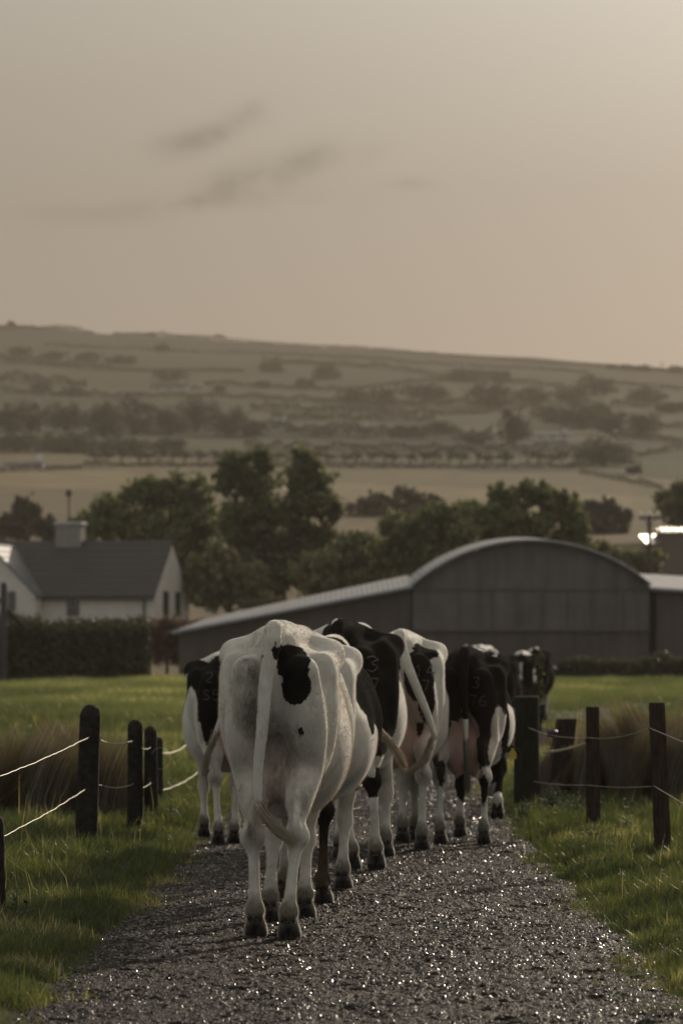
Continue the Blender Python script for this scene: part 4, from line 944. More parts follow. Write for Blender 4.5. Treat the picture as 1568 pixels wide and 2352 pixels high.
if want('far'):
    BARK = simple('tree_bark', (.045, .036, .028), .95, .3, 5, .5)
    LA = leafmat('ash_leaf', (.145, .155, .082), .35, .5, .5); LB = leafmat('sycamore_leaf', (.125, .135, .072), .35, .5, .5); LC = leafmat('willow_leaf', (.17, .17, .095), .35, .4, .5)
    LH = leafmat('hillside_leaf', (.085, .074, .052), .35, .25, .05); LR = leafmat('copper_leaf', (.13, .070, .048), .3, .3, 1.0)
    LK = leafmat('hedge_leaf', (.07, .068, .04), .4, .3, 1.2)
    G = 'trees behind the farm buildings'
    tree('wide round leafy tree behind the white house', 222, [(255, 1185, 55, 55), (330, 1135, 62, 48), (400, 1128, 55, 42), (450, 1150, 45, 50), (215, 1200, 40, 40), (180, 1215, 30, 30), (300, 1235, 85, 75), (410, 1235, 85, 85), (440, 1320, 60, 70), (470, 1230, 45, 80), (350, 1300, 90, 50)], 17000, .34, LA, BARK, (0, .35), G, 41)
    tree('tallest twin topped tree in the middle, behind the sheds', 212, [(545, 1068, 42, 42), (600, 1058, 36, 36), (575, 1110, 62, 42), (520, 1108, 32, 36), (705, 1062, 40, 36), (690, 1105, 50, 40), (735, 1115, 36, 42), (590, 1175, 85, 55), (700, 1170, 80, 50), (765, 1180, 22, 30), (540, 1220, 60, 60), (660, 1240, 100, 60), (600, 1310, 90, 65), (700, 1310, 80, 60), (740, 1250, 45, 50)], 21000, .34, LB, BARK, (0, .4), G, 42)
    tree('low pale leafy shrub between the house and the tallest tree', 205, [(470, 1370, 45, 35), (530, 1360, 50, 40), (600, 1385, 60, 25), (455, 1320, 40, 50), (500, 1300, 45, 50), (560, 1335, 60, 50)], 9000, .30, LC, BARK, (0, .12), G, 43, 'shrub', 'shrub')
    tree('loose pale shrub right of the tallest tree', 206, [(790, 1300, 60, 55), (840, 1290, 50, 50), (740, 1350, 50, 40), (870, 1330, 40, 30), (810, 1250, 45, 35), (860, 1265, 50, 40), (730, 1310, 60, 50), (850, 1350, 70, 40), (780, 1370, 60, 30)], 12000, .30, LC, BARK, (0, .14), G, 44, 'shrub', 'shrub')
    tree('dark bushy tree left of the arched barn roof', 203, [(920, 1225, 60, 45), (985, 1195, 60, 38), (1020, 1180, 40, 32), (900, 1275, 55, 50), (970, 1270, 70, 60), (1040, 1240, 60, 50), (940, 1320, 70, 45)], 15000, .30, LA, BARK, (0, .25), G, 45)
    tree('open topped tree with upright twigs behind the arched barn roof', 208, [(1075, 1175, 38, 26), (1150, 1145, 38, 38), (1205, 1135, 42, 34), (1260, 1140, 42, 34), (1300, 1165, 40, 40), (1120, 1195, 60, 45), (1220, 1195, 90, 45), (1320, 1210, 40, 40), (1180, 1240, 110, 40), (1300, 1250, 60, 35)], 17000, .30, LA, BARK, (0, .3), G, 46, tight=.11)
    tree('dim shrubs filling the gap right of the arched barn roof', 225, [(1420, 1285, 50, 35), (1480, 1300, 50, 35), (1370, 1270, 35, 40), (1390, 1310, 60, 40)], 6000, .34, LC, BARK, (0, .12), G, 47, 'shrub', 'shrub')
    G2 = 'hazy trees further back'
    tree('dim rounded tree in the haze left of the barn roof', 430, [(870, 1165, 48, 34), (930, 1150, 45, 28), (975, 1155, 40, 26), (830, 1195, 45, 40), (900, 1210, 80, 45), (960, 1200, 60, 45)], 6500, .7, LH, BARK, (0, .4), G2, 51)
    tree('dim ragged trees in the haze right of the barn roof', 360, [(1362, 1175, 30, 26), (1395, 1170, 24, 26), (1425, 1195, 30, 28), (1380, 1215, 50, 40), (1345, 1215, 30, 50)], 4500, .6, LH, BARK, (0, .3), G2, 52)
    tree('dark hazy tree cut by the right edge above the far shed', 330, [(1545, 1150, 40, 34), (1585, 1135, 45, 35), (1570, 1190, 60, 40), (1620, 1180, 50, 60)], 5500, .55, LB, BARK, (0, .35), G2, 53)
    tree('dim pointed tree behind the house chimney at the left', 330, [(55, 1160, 24, 22), (65, 1195, 45, 34), (20, 1210, 40, 30), (110, 1215, 30, 28)], 4500, .55, LH, BARK, (0, .3), G2, 54)
    tree('very faint bush on the tan field at the left', 700, [(112, 1135, 34, 18), (95, 1145, 40, 14)], 900, 1.2, LH, BARK, (0, .3), G2, 55, 'shrub', 'shrub')

    # hedge in front of the house, copper shrub, rough bank by the barn
    def hedge(label, px0, px1, d, top, h, thick, n, leaf, mat, seed, name='hedge', wob=.12, cat='hedge'):
        r = np.random.default_rng(seed); x0, x1 = (px0-784)/F*d, (px1-784)/F*d; cx = (x0+x1)/2; z0 = float(gz(cx, d))
        X = r.uniform(x0, x1, n); t = fbm(X*.7+seed, X*0+2, 3)-.5; H = h*(1+wob*2*t)
        ang = r.uniform(-.05, math.pi+.05, n); e = 3.2; c_, s_ = np.cos(ang), np.abs(np.sin(ang)); q = (np.abs(c_)**e+s_**e)**(-1/e)
        jit = 1+.10*(fbm(X*3, ang*3, 3)-.5)*2+.05*r.normal(size=n)-.25*r.random(n)**3
        Pz = s_*q*H*jit; Py = c_*q*thick/2*jit; face = r.random(n) < .35; Pz = np.where(face, r.random(n)*H*.96, Pz); Py = np.where(face, -thick/2*(1+.12*r.normal(size=n)), Py)
        V, Q = leaf_quads(np.stack([X-cx, Py, Pz], 1), leaf, r)
        root = empty(name, (cx, d, z0)); tag(root, label, cat)
        mesh_obj('foliage', V, Q, mat, root)
        mb = MB(); L_ = x1-x0
        nseg = max(2, int(L_/1.2)); prev = None
        for i in range(nseg+1):
            xx = -L_/2+L_*i/nseg; hh = h*.86*(1+.12*math.sin(i*2.1)); 
            ring = [(xx, -thick*.42, 0), (xx, -thick*.42, hh*.8), (xx, -thick*.25, hh), (xx, thick*.25, hh), (xx, thick*.42, hh*.8), (xx, thick*.42, 0)]
            b = len(mb.v); mb.v += ring
            if i: 
                for k in range(5): mb.f.append([b-6+k, b+k, b+k+1, b-6+k+1])
        mb.build('twigs', CORE, root); return root
    CORE = simple('dense_twigs', (.020, .017, .012), .95, .5, 2)
    hedge('long dark clipped hedge in front of the white house', -260, 345, 128, 1430, 1.92, 1.6, 26000, .13, LK, 61)
    # copper shrub
    tree('reddish copper coloured shrub at the end of the hedge', 149, [(365, 1445, 40, 30), (400, 1440, 36, 28), (350, 1485, 32, 45), (390, 1490, 50, 48), (420, 1500, 22, 36)], 9000, .11, LR, BARK, (0, .06), None, 62, 'shrub', 'shrub')
    tree('ragged dark bush beside the far cows where the lane bends', 58, [(1238, 1535, 10, 34), (1234, 1590, 13, 36), (1222, 1620, 12, 26), (1243, 1640, 9, 40)], 2600, .05, LK, BARK, (0, .02), None, 65, 'shrub', 'shrub')
    hedge('low rough bank of dark weeds along the foot of the barn wall', 1085, 1640, 136, 1490, .62, 1.2, 9000, .14, LK, 63, 'weed_bank', .5, 'weeds')
    hedge('low tufts of dark weeds under the left lean-to wall', 420, 620, 138, 1490, .35, .8, 2500, .12, LK, 64, 'weed_bank', .5, 'weeds')

# ------------------------------------------------------------------ farm buildings
def corr(name, col, rough, metal=0.0, period=.15, axis='X', var=.2):
    m = Mat(name); tcx = m.n('ShaderNodeTexCoord').outputs['Object']; wv = m.n('ShaderNodeTexWave'); wv.wave_type = 'BANDS'; wv.bands_direction = axis
    wv.inputs['Scale'].default_value = .314/period; wv.inputs['Distortion'].default_value = 0; m.l(tcx, wv.inputs['Vector'])
    n = m.noise(.6, 6, .65, tcx); n2 = m.noise(2.4, 4, .6, tcx, stretch=(1, 1, .12))
    f_ = m.math('ADD', m.math('MULTIPLY', n, .5), m.math('MULTIPLY', n2, .5))
    c = m.ramp(f_, [(.35, tuple(x*(1-var) for x in col)), (.65, tuple(x*(1+var) for x in col))])
    m.set(Base_Color=c, Roughness=rough, Metallic=metal); m.bump(wv.outputs[0], .7, .03); return m.m
if want('build'):
    SHEET = corr('grey_corrugated_sheet', (.090, .085, .082), .75, var=.35); BROWN = corr('rusty_brown_sheet', (.068, .057, .049), .85, var=.3); ROOF = corr('weathered_zinc_roof', (.17, .175, .19), .5, .2, .2, 'X')
    TRIM = simple('dark_metal_trim', (.066, .062, .058), .7, .2); FLASH = simple('zinc_flashing', (.24, .25, .26), .5, .1, 1, 0, .4)
    D = 145.0; s = F/D; zf = lambda py, d=D: CAM_H+(HZ-py)/F*d; xf = lambda px, d=D: (px-784)/F*d
    bx = xf(1219); z0 = float(gz(bx, D))-.15
    barn = empty('barn', (bx, D, z0)); tag(barn, 'big grey hay barn with an arched tin roof', 'barn')
    half = (xf(1490)-xf(948))/2; eav = zf(1347)-z0; crown_ = zf(1246)-z0; base = 0
    def arch(n=40, grow=0.0, dz=0.0):
        rise = crown_-eav; Rr = (half*half+rise*rise)/(2*rise); cz = crown_-Rr; a0 = math.asin(min(1, half/Rr))
        return [((Rr+grow)*math.sin(a), cz+(Rr+grow)*math.cos(a)+dz) for a in np.linspace(-a0, a0, n+1)]
    A = arch(); mid = zf(1450)-z0; LEN = 10.0; up = .45
    pts = [(-half, mid+.02)]+[(x, z) for x, z in A]+[(half, mid+.02)]
    # gable sheeting in three courses
    mb = MB(); ctop = zf(1356)-z0
    mb.prism([(-half, 0, mid+.06), (half, 0, mid+.06), (half, 0, ctop), (-half, 0, ctop)], (0, .08, 0)); mb.build('gable_sheeting', SHEET, barn)
    mb = MB(); mb.prism([(-half, 0, ctop+.05)]+[(x, 0, z) for x, z in A]+[(half, 0, ctop+.05)], (0, .08, 0)); mb.build('gable_sheeting', SHEET, barn)
    mb = MB(); mb.prism([(-half, .06, 0), (half, .06, 0), (half, .06, mid), (-half, .06, mid)], (0, .15, 0)); mb.build('lower_wall', BROWN, barn)
    mb = MB(); mb.box((0, -.02, ctop+.025), (2*half, .06, .05)); mb.box((0, -.02, mid+.03), (2*half, .06, .07)); 
    for q in (-.33, -.12, .09, .31, .52, .78): mb.box((q*half, -.015, (mid+ctop)/2), (.035, .05, ctop-mid-.12))
    mb.build('sheeting_rails', TRIM, barn)
    V = []; Fq = []; o1 = arch(grow=.03); o2 = arch(grow=.10); n = len(o1)
    for (yy, dz) in ((-.35, 0), (LEN, up)):
        for ring in (o1, o2): V += [(x, yy, z+dz) for x, z in ring]
    for i in range(n-1):
        Fq += [[n+i, n+i+1, 3*n+i+1, 3*n+i], [i, 2*n+i, 2*n+i+1, i+1], [i, i+1, n+i+1, n+i], [2*n+i, 3*n+i, 3*n+i+1, 2*n+i+1]]
    Fq += [[0, n, 3*n, 2*n], [n-1, 3*n-1, 4*n-1, 2*n-1]]
    mesh_obj('arched_roof', np.array(V), Fq, ROOF, barn)
    mb = MB(); mb.tube([(x, -.37, z) for x, z in arch(grow=.07)], .05, 6); mb.build('verge_flashing', FLASH, barn)
    mb = MB(); mb.box((-half+.04, LEN/2, eav/2), (.08, LEN-.2, eav)); mb.box((half-.04, LEN/2, eav/2), (.08, LEN-.2, eav)); mb.box((0, LEN-.05, eav/2), (2*half-.2, .08, eav)); mb.build('side_wall', BROWN, barn)
    # lean-tos
    def lean(px0, py0, px1, py1, back, label, far_end_px=None, yb=9.0):
        x0, x1 = xf(px0), xf(px1); ox = (x0+x1)/2; zz = float(gz(ox, D))-.15
        o = empty('lean_to_shed', (ox, D+.12, zz)); tag(o, label, 'shed', 'lean-to sheds of the barn')
        za, zb = zf(py0)-zz, zf(py1)-zz; a, b = x0-ox, x1-ox
        mb = MB(); mb.prism([(a+.25, 0, 0), (b, 0, 0), (b, 0, zb-.05), (a+.25, 0, za-.05+(zb-za)*.25/(b-a))], (0, .1, 0))
        mb.build('front_wall', BROWN, o); mb = MB(); mb.prism([(a+.25, yb-.2, 0), (b, yb-.2, 0), (b, yb-.2, zb-.05+back), (a+.25, yb-.2, za-.05+back)], (0, .1, 0)); mb.build('rear_wall', BROWN, o)
        sh = 1.0 if a < 0 and x0 < 0 else 0
        top = [(a, -.35, za), (b, -.35, zb), (b, yb, zb+back), (a+sh, yb, za+back)]
        mb = MB(); mb.v = [(x, y, z) for x, y, z in top]+[(x, y, z+.09) for x, y, z in top]; mb.f = [[0, 3, 2, 1], [4, 5, 6, 7], [0, 1, 5, 4], [1, 2, 6, 5], [2, 3, 7, 6], [3, 0, 4, 7]]; mb.build('roof', ROOF, o)
        mb = MB(); mb.tube([(a, -.37, za+.05), (b, -.37, zb+.05)], .075, 6); mb.build('barge_flashing', FLASH, o)
        return o
    lean(395, 1457, 946, 1352, .66, 'long low lean-to with a pale sloping roof left of the arched barn')
    lean(1492, 1356, 1760, 1372, .8, 'lean-to with a pale roof right of the arched barn, cut by the picture edge')

    # white house
    D2 = 200.0; th = R(15); zh = lambda py: CAM_H+(HZ-py)/F*D2; xh = lambda px: (px-784)/F*D2
    WALL = simple('white_render', (.50, .48, .44), .9, .10, .9, .1); SLATE = corr('dark_slate_roof', (.030, .027, .028), .7, 0, .35, 'Z'); SLATE2 = SLATE
    GLASS = Mat('window_glass').set(Base_Color=(.02, .02, .02), Roughness=.12).m; FR = simple('painted_sill', (.5, .48, .44), .7, .05); GUT = simple('dark_gutter', (.03, .03, .03), .6, .1)
    cx = xh(355); zg = float(gz(cx, D2))-.3
    ho = empty('house', (cx, D2, zg), -th); tag(ho, 'white rendered house with a dark slate roof and a chimney, behind the hedge', 'house')
    # local frame: +x along the front to the right, +y to the back; origin is the right front corner
    Wd = 6.1; Lh = 10.2; ez = zh(1365)-zg; rz_ = zh(1241)-zg
    mb = MB(); mb.prism([(0, 0, 0), (0, Wd, 0), (0, Wd, ez), (0, Wd/2, rz_-.06), (0, 0, ez)], (-Lh, 0, 0)); mb.build('wall', WALL, ho)
    sl = (rz_-ez)/(Wd/2); ov = .22
    mb = MB()
    mb.v = [(.06, -ov, ez-ov*sl), (.06, Wd/2, rz_), (-Lh, Wd/2, rz_), (-Lh, -ov, ez-ov*sl)]; mb.v += [(x, y, z+.13) for x, y, z in mb.v]; 
    mb.f = [[0, 1, 2, 3], [7, 6, 5, 4], [0, 4, 5, 1], [1, 5, 6, 2], [2, 6, 7, 3], [3, 7, 4, 0]]
    b = len(mb.v); q = [(.06, Wd/2+.001, rz_), (.06, Wd+ov, ez-ov*sl), (-Lh, Wd+ov, ez-ov*sl), (-Lh, Wd/2+.001, rz_)]; mb.v += q+[(x, y, z+.13) for x, y, z in q]
    mb.f += [[b+i for i in f_] for f_ in ([0, 1, 2, 3], [7, 6, 5, 4], [0, 4, 5, 1], [1, 5, 6, 2], [2, 6, 7, 3], [3, 7, 4, 0])]
    rf = mb.build('roof', SLATE, ho)
    # chimney on the ridge
    chx = -5.66; ct = zh(1197)-zg
    mb = MB(); mb.box((chx, Wd/2, (rz_-.8+ct)/2), (1.4, .8, ct-rz_+.8)); ch = mb.build('chimney', simple('grey_chimney_render', (.20, .19, .175), .9, .15), rf)
    mb = MB(); mb.box((chx, Wd/2, ct+.06), (1.66, 1.0, .14), taper=.86); mb.build('chimney_cap', simple('chimney_cap_stone', (.30, .29, .27), .9, .15), rf)
    # wing with its gable to the front at the left
    wx1 = -(xh(355)-xh(92))/math.cos(th); ww = 5.0; pr = 1.15; wr = ez+(ww/2)*1.02; wc = wx1-ww/2
    mb = MB(); mb.prism([(wx1, -pr, 0), (wx1, -pr, ez), (wc, -pr, wr-.06), (wx1-ww, -pr, ez), (wx1-ww, -pr, 0)], (0, pr+.5, 0)); mb.build('wing_wall', WALL, ho)
    mb = MB()
    for sg in (1, -1):
        q = [(wc, -pr-.1, wr), (wc, Wd/2, wr), (wc+sg*(ww/2+.15), Wd/2-1.2, ez-.15), (wc+sg*(ww/2+.15), -pr-.1, ez-.15)]; b = len(mb.v); mb.v += q+[(x, y, z+.13) for x, y, z in q]
        mb.f += [[b+i for i in f_] for f_ in ([0, 1, 2, 3], [7, 6, 5, 4], [0, 4, 5, 1], [1, 5, 6, 2], [2, 6, 7, 3], [3, 7, 4, 0])]
    WR = corr('blue_grey_slates_lit', (.085, .09, .10), .55, 0, .3, 'Z'); mb.build('wing_roof', WR, ho)  # wing slates coloured paler and bluer, standing in for light on the slope
    mb = MB(); mb.box((wx1/2+.05, -ov-.05, ez-ov*sl-.01), (-wx1-.05, .12, .12)); mb.build('gutter', GUT, ho)
    mb = MB(); mb.tube([(-.55, -.08, ez-.15), (-.55, -.08, .2)], .06, 8); mb.build('downpipe', GUT, ho)
    def window(x, y, zc, w, h, nx, ny_, par):
        """a recessed dark window with a pale sill on a wall whose outward normal is (nx, ny)"""
        mb = MB(); n_ = Vector((nx, ny_, 0)); t_ = Vector((-ny_, nx, 0)); c = Vector((x, y, zc)); rot = Matrix((t_, n_, Vector((0, 0, 1)))).transposed()
        mb.box(c+n_*.004, (w, .05, h), rot=rot); o = mb.build('window', GLASS, par)
        mb = MB(); 
        for a, b_, cc, dd in ((0, h/2, w+.08, .06), (0, -h/2, w+.08, .06)): mb.box(c+n_*.02+Vector((0, 0, b_)), (cc, .06, dd), rot=rot)
        for a in (-w/2, w/2, 0): mb.box(c+n_*.02+t_*a, (.05, .058, h-.06), rot=rot)
        mb.build('frame', GUT, o)
        mb = MB(); mb.box(c+n_*.06-Vector((0, 0, h/2+.10)), (w+.3, .16, .09), rot=rot); mb.build('sill', FR, o)
    window(-(xh(355)-xh(165))/math.cos(th), 0, zh(1392)-zg, .62, .95, 0, -1, ho)
    window(wx1-1.45, -pr, zh(1380)-zg, .72, .95, 0, -1, ho)
    for yy in (1.9, 4.0): window(0, yy, zh(1385)-zg, .80, 1.25, 1, 0, ho)
    # pole with a dark cowl beyond the chimney
    D3 = 212; p = at(159, 1190, D3); z_ = float(gz(p.x, D3)); o = empty('pole', (p.x, D3, z_)); tag(o, 'thin pole with a small dark box on top behind the chimney', 'pole')
    hh = CAM_H+(HZ-1134)/F*D3-z_; mb = MB(); mb.tube([(0, 0, 0), (0, 0, hh)], .045, 8); mb.build('shaft', GUT, o)
    mb = MB(); mb.box((0, 0, hh), (.32, .3, .30)); mb.box((0, 0, hh+.17), (.22, .22, .08)); mb.build('head', GUT, o)
    # thick post with brace at the left edge, by the hedge
    D3 = 126.5; p = at(10, 1440, D3); z_ = float(gz(p.x, D3)); o = empty('braced_pole', (p.x, D3, z_)); tag(o, 'dark stout pole with a slanting brace at the left edge by the hedge', 'pole')
    hh = CAM_H+(HZ-1338)/F*D3-z_; mb = MB(); mb.tube([(0, 0, 0), (0, 0, hh-.1), (0, 0, hh)], [.13, .12, .10], 10); mb.build('shaft', GUT, o)
    mb = MB(); mb.tube([(.05, .1, 2.35), (.62, .5, 1.75)], .09, 8); mb.tube([(.05, .1, 2.35), (-.3, .5, 2.75)], .07, 8); mb.build('brace', GUT, o)

    # electricity pole at the right
    D4 = 175; p = at(1490, 1187, D4); z_ = float(gz(p.x, D4)); o = empty('electricity_pole', (p.x, D4, z_)); tag(o, 'wooden electricity pole with a crossarm and glass insulators', 'electricity pole')
    hh = CAM_H+(HZ-1184)/F*D4-z_; mb = MB(); mb.tube([(0, 0, 0), (0, 0, hh)], [.12, .085], 10); mb.build('shaft', simple('pole_wood', (.045, .035, .028), .9, .3), o)
    mb = MB(); mb.box((0, -.1, hh-.12), (.95, .09, .12)); mb.tube([(-.3, -.1, hh-.12), (0, -.08, hh-.6)], .02, 5); mb.tube([(.3, -.1, hh-.12), (0, -.08, hh-.6)], .02, 5); mb.build('crossarm', GUT, o)
    INS = Mat('glass_insulator').set(Base_Color=(.7, .68, .62), Roughness=.08).m
    for q in (-.42, .42, 0):
        mb = MB(); mb.tube([(q, -.1, hh-.04), (q, -.1, hh+.02), (q, -.1, hh+.06), (q, -.1, hh+.13), (q, -.1, hh+.17)], [.03, .08, .065, .075, .03], 10); mb.build('insulator', INS, o, True)

    # far shed at the right edge, its tin roof catching the sun
    D5 = 250; z_ = float(gz(xf(1540, D5), D5)); zz = lambda py: CAM_H+(HZ-py)/F*D5-z_; x5 = lambda px: xf(px, D5)-xf(1540, D5)
    o = empty('far_shed', (xf(1540, D5), D5, z_)); tag(o, 'distant shed at the right edge with a sunlit ridge and a bright tin porch roof', 'shed')
    mb = MB(); mb.prism([(x5(1512), 0, 0), (x5(1700), 0, 0), (x5(1700), 0, zz(1222)), (x5(1512), 0, zz(1222))], (0, 6, 0)); mb.build('wall', simple('dim_grey_wall', (.12, .10, .09), .9, .1), o)
    TIN = Mat('bright_tin').set(Base_Color=(.75, .73, .70), Metallic=1.0, Roughness=.30).m
    # ridge strip tilted to the sun and the camera
    nrm = Vector((.30, -.36, .88)).normalized()
    xs_ = np.linspace(x5(1512), x5(1700), 620); cz_ = .07*np.sin(xs_*2*math.pi/.32); V = np.concatenate([np.stack([xs_, xs_*0-.15, zz(1223)+cz_], 1), np.stack([xs_, xs_*0+1.3, zz(1223)+.35+cz_], 1)]); n_ = len(xs_)
    k_ = np.arange(n_-1); mesh_obj('ridge_roof', V, np.stack([k_, k_+1, n_+k_+1, n_+k_], 1), TIN, o, True)
    # porch: slope facing right, dipping towards the camera
    nv = Vector((.62, -.30, .72)).normalized(); ax = Vector((0, 0, 1)).cross(nv).normalized(); dn = nv.cross(ax)
    def onp(px, py):   # point of the porch plane that shows at (px, py)
        o_ = Vector((x5(1490), -1.2, zz(1238))); p_ = Vector((x5(px), 0, zz(py))); t = (o_-p_).dot(nv)/nv.y; return Vector((p_.x, t, p_.z))
    q = [onp(1459, 1232), onp(1511, 1226), onp(1511, 1250), onp(1475, 1251)]
    mb = MB(); mb.v = [tuple(v) for v in q]+[tuple(v-nv*.05) for v in q]; mb.f = [[0, 1, 2, 3], [7, 6, 5, 4], [0, 4, 5, 1], [1, 5, 6, 2], [2, 6, 7, 3], [3, 7, 4, 0]]; mb.build('porch_roof', TIN, o)
    mb = MB(); mb.prism([(x5(1478), 0, 0), (x5(1511), 0, 0), (x5(1511), 0, zz(1250)), (x5(1478), 0, zz(1252))], (0, 3, 0)); mb.build('porch_wall', simple('porch_wall_grey', (.11, .10, .09), .9, .1), o)

# ------------------------------------------------------------------ hillside trees, hedges, farms
if want('far'):
    def htree(px, row, rx, ry, label, seed, n=None, grp='trees scattered over the hillside'):
        """a round headed tree whose foot stands at (px, row+ry) on the hill"""
        r = np.random.default_rng(seed); rx *= 1.25; ry *= 1.12; p = hill_pt(px, row+ry*.9); s = F/p.y; w, h = rx/s, ry/s
        bl = []
        k = max(2, int(round(rx/16)))
        for i in range(k):
            t = (i+.5)/k*2-1; bl.append((t*w*.62+r.normal()*w*.05, r.normal()*w*.2, h*(1.22-.34*t*t)+r.normal()*h*.07, w*(.95/k+.24), w*.5, h*.74))
        bl.append((0, 0, h*.62, w*.9, w*.6, h*.55)); bl.append((w*.2, 0, h*.35, w*.8, w*.6, h*.35))
        root = empty('tree', p); tag(root, label, 'tree', grp)
        sz = 5.2/s; n = n or int(700+rx*ry*1.6)
        V, Q = leaf_quads(crown_pts(bl, n, r, 18, .2), sz, r); mesh_obj('crown', V, Q, LH, root)
        mb = MB(); mb.tube([(0, 0, -h*.3), (0, 0, h*.9)], [w*.07+.15, w*.04+.08], 6); mb.build('trunk', BARK, root)
    # (x, row of the centre, half width, half height)
    T = [(26, 742, 8, 5, 'lone bush on the skyline at the far left'), (200, 757, 14, 5, 'first bush along the left skyline'), (245, 761, 18, 4, 'second flat bush along the left skyline'), (625, 781, 7, 6, 'small bush on the middle skyline, left of a twin'), (643, 784, 6, 5, 'small bush on the middle skyline, right of a twin'),
         (1401, 842, 10, 5, 'first bush along the right skyline'), (1437, 844, 10, 6, 'second bush along the right skyline'), (1468, 846, 9, 5, 'third bush along the right skyline'), (1483, 847, 8, 6, 'fourth bush along the right skyline'), (1553, 850, 18, 7, 'bush on the skyline cut by the right edge'),
         (45, 808, 22, 10, 'round tree high on the hill at the left'), (372, 800, 13, 9, 'small round tree alone in a high field'), (120, 818, 24, 9, 'low broad tree in the high belt'), (200, 822, 30, 10, 'dim tree in the middle of the high belt'), (280, 828, 30, 10, 'dim tree at the right end of the high belt'),
         (390, 858, 32, 12, 'dim tree above the long farmhouse'), (625, 845, 24, 14, 'dim tree on the hill above the white cottage'), (750, 858, 26, 16, 'tree left of the centre hillside line'), (700, 876, 20, 11, 'small round tree below the centre line'), (605, 880, 12, 8, 'little bush beside a field wall'), (505, 892, 12, 7, 'small bush right of the long farmhouse'),
         (1070, 868, 42, 14, 'long low clump under the right skyline'), (1147, 868, 26, 13, 'round clump just right of the long low clump'),
         (815, 905, 34, 17, 'wide dark tree, first in the middle row'), (880, 905, 26, 16, 'dark tree, second in the middle row'), (975, 901, 54, 20, 'broad flat topped dark tree in the middle row'), (1122, 908, 52, 26, 'big dome shaped tree in the middle row'), (1220, 913, 38, 17, 'round tree right of the big dome shaped tree'), (1304, 912, 36, 18, 'round tree in the right part of the row'), (1368, 888, 38, 22, 'high round tree near the right'), (1480, 912, 40, 16, 'faint flat tree near the right edge'), (1540, 938, 34, 12, 'low faint tree by the right edge'),
         (1270, 950, 42, 22, 'dark wood tree at the left of the right wood'), (1330, 955, 46, 28, 'dark wood tree in the middle of the right wood'), (1370, 948, 34, 24, 'tall dark tree in the right wood'), (1400, 972, 40, 26, 'lower dark tree in the right wood'), (1470, 972, 32, 25, 'dark tree at the right end of the right wood'),
         (1182, 982, 32, 38, 'tall upright dark tree beside a pale cottage'), (1385, 1038, 62, 30, 'large dark spreading bush above the tan field'), (1455, 1078, 16, 8, 'little bush low on the hill at the right'), (1000, 985, 44, 12, 'dim low tree in the middle of the hillside'), (930, 990, 40, 12, 'dim low tree left of the middle hillside'), (1090, 1005, 40, 12, 'dim tree just above the trunk row'),
         (20, 962, 32, 34, 'dark tree at the far left of the left wood'), (72, 960, 30, 34, 'dark tree second in the left wood'), (150, 960, 42, 33, 'round headed dark tree in the left wood'), (240, 966, 46, 40, 'largest dark tree of the left wood'), (310, 960, 40, 38, 'dark tree right of the largest in the left wood'), (390, 966, 40, 32, 'dark tree in the middle of the left wood'), (450, 955, 44, 38, 'high dark tree near the end of the left wood'), (520, 968, 42, 32, 'last dark tree of the left wood'), (575, 985, 26, 18, 'small dark tree ending the left wood'),
         (40, 1015, 44, 20, 'low dim tree under the left wood'), (160, 1020, 60, 16, 'low dim tree below the round headed tree'), (280, 1022, 60, 18, 'dim tree line left of the trunk row'), (380, 1020, 50, 18, 'dim tree beginning the trunk row'), (95, 886, 22, 8, 'small bush on the left field boundary'), (170, 900, 20, 9, 'round bush on the lower left boundary'), (1350, 1160, 30, 10, 'faint bush on the tan slope at the right')]
    for i, (px, row, rx, ry, lab) in enumerate(T): htree(px, row, rx, ry, lab, 100+i)
    # line of small trees with light between the trunks, above the tan field
    r = np.random.default_rng(77)
    LABS = 'above the tan field'
    for i, px in enumerate(np.arange(215, 1330, 30)):
        x = px+r.normal()*6; p = hill_pt(x, 1066+(x-784)*.004); s = F/p.y; root = empty('row_tree', p); tag(root, 'one of the small thin trunked trees '+LABS, 'tree', 'row of thin trees above the tan field')
        w = (15+6*r.random())/s; h = (25+8*r.random())/s
        V, Q = leaf_quads(crown_pts([(0, 0, h*.92, w, w*.7, h*.30), (w*.6, 0, h*.80, w*.7, w*.7, h*.24)], 300, r, 12, .2), 5/s, r); mesh_obj('crown', V, Q, LH, root)
        mb = MB(); mb.tube([(0, 0, -.5), (w*.05, 0, h*.8)], [3/s*.6, 2/s*.6], 5); mb.tube([(0, 0, h*.2), (w*.6, 0, h*.8)], [2/s*.5, 1.4/s*.5], 5); mb.build('trunk', BARK, root)
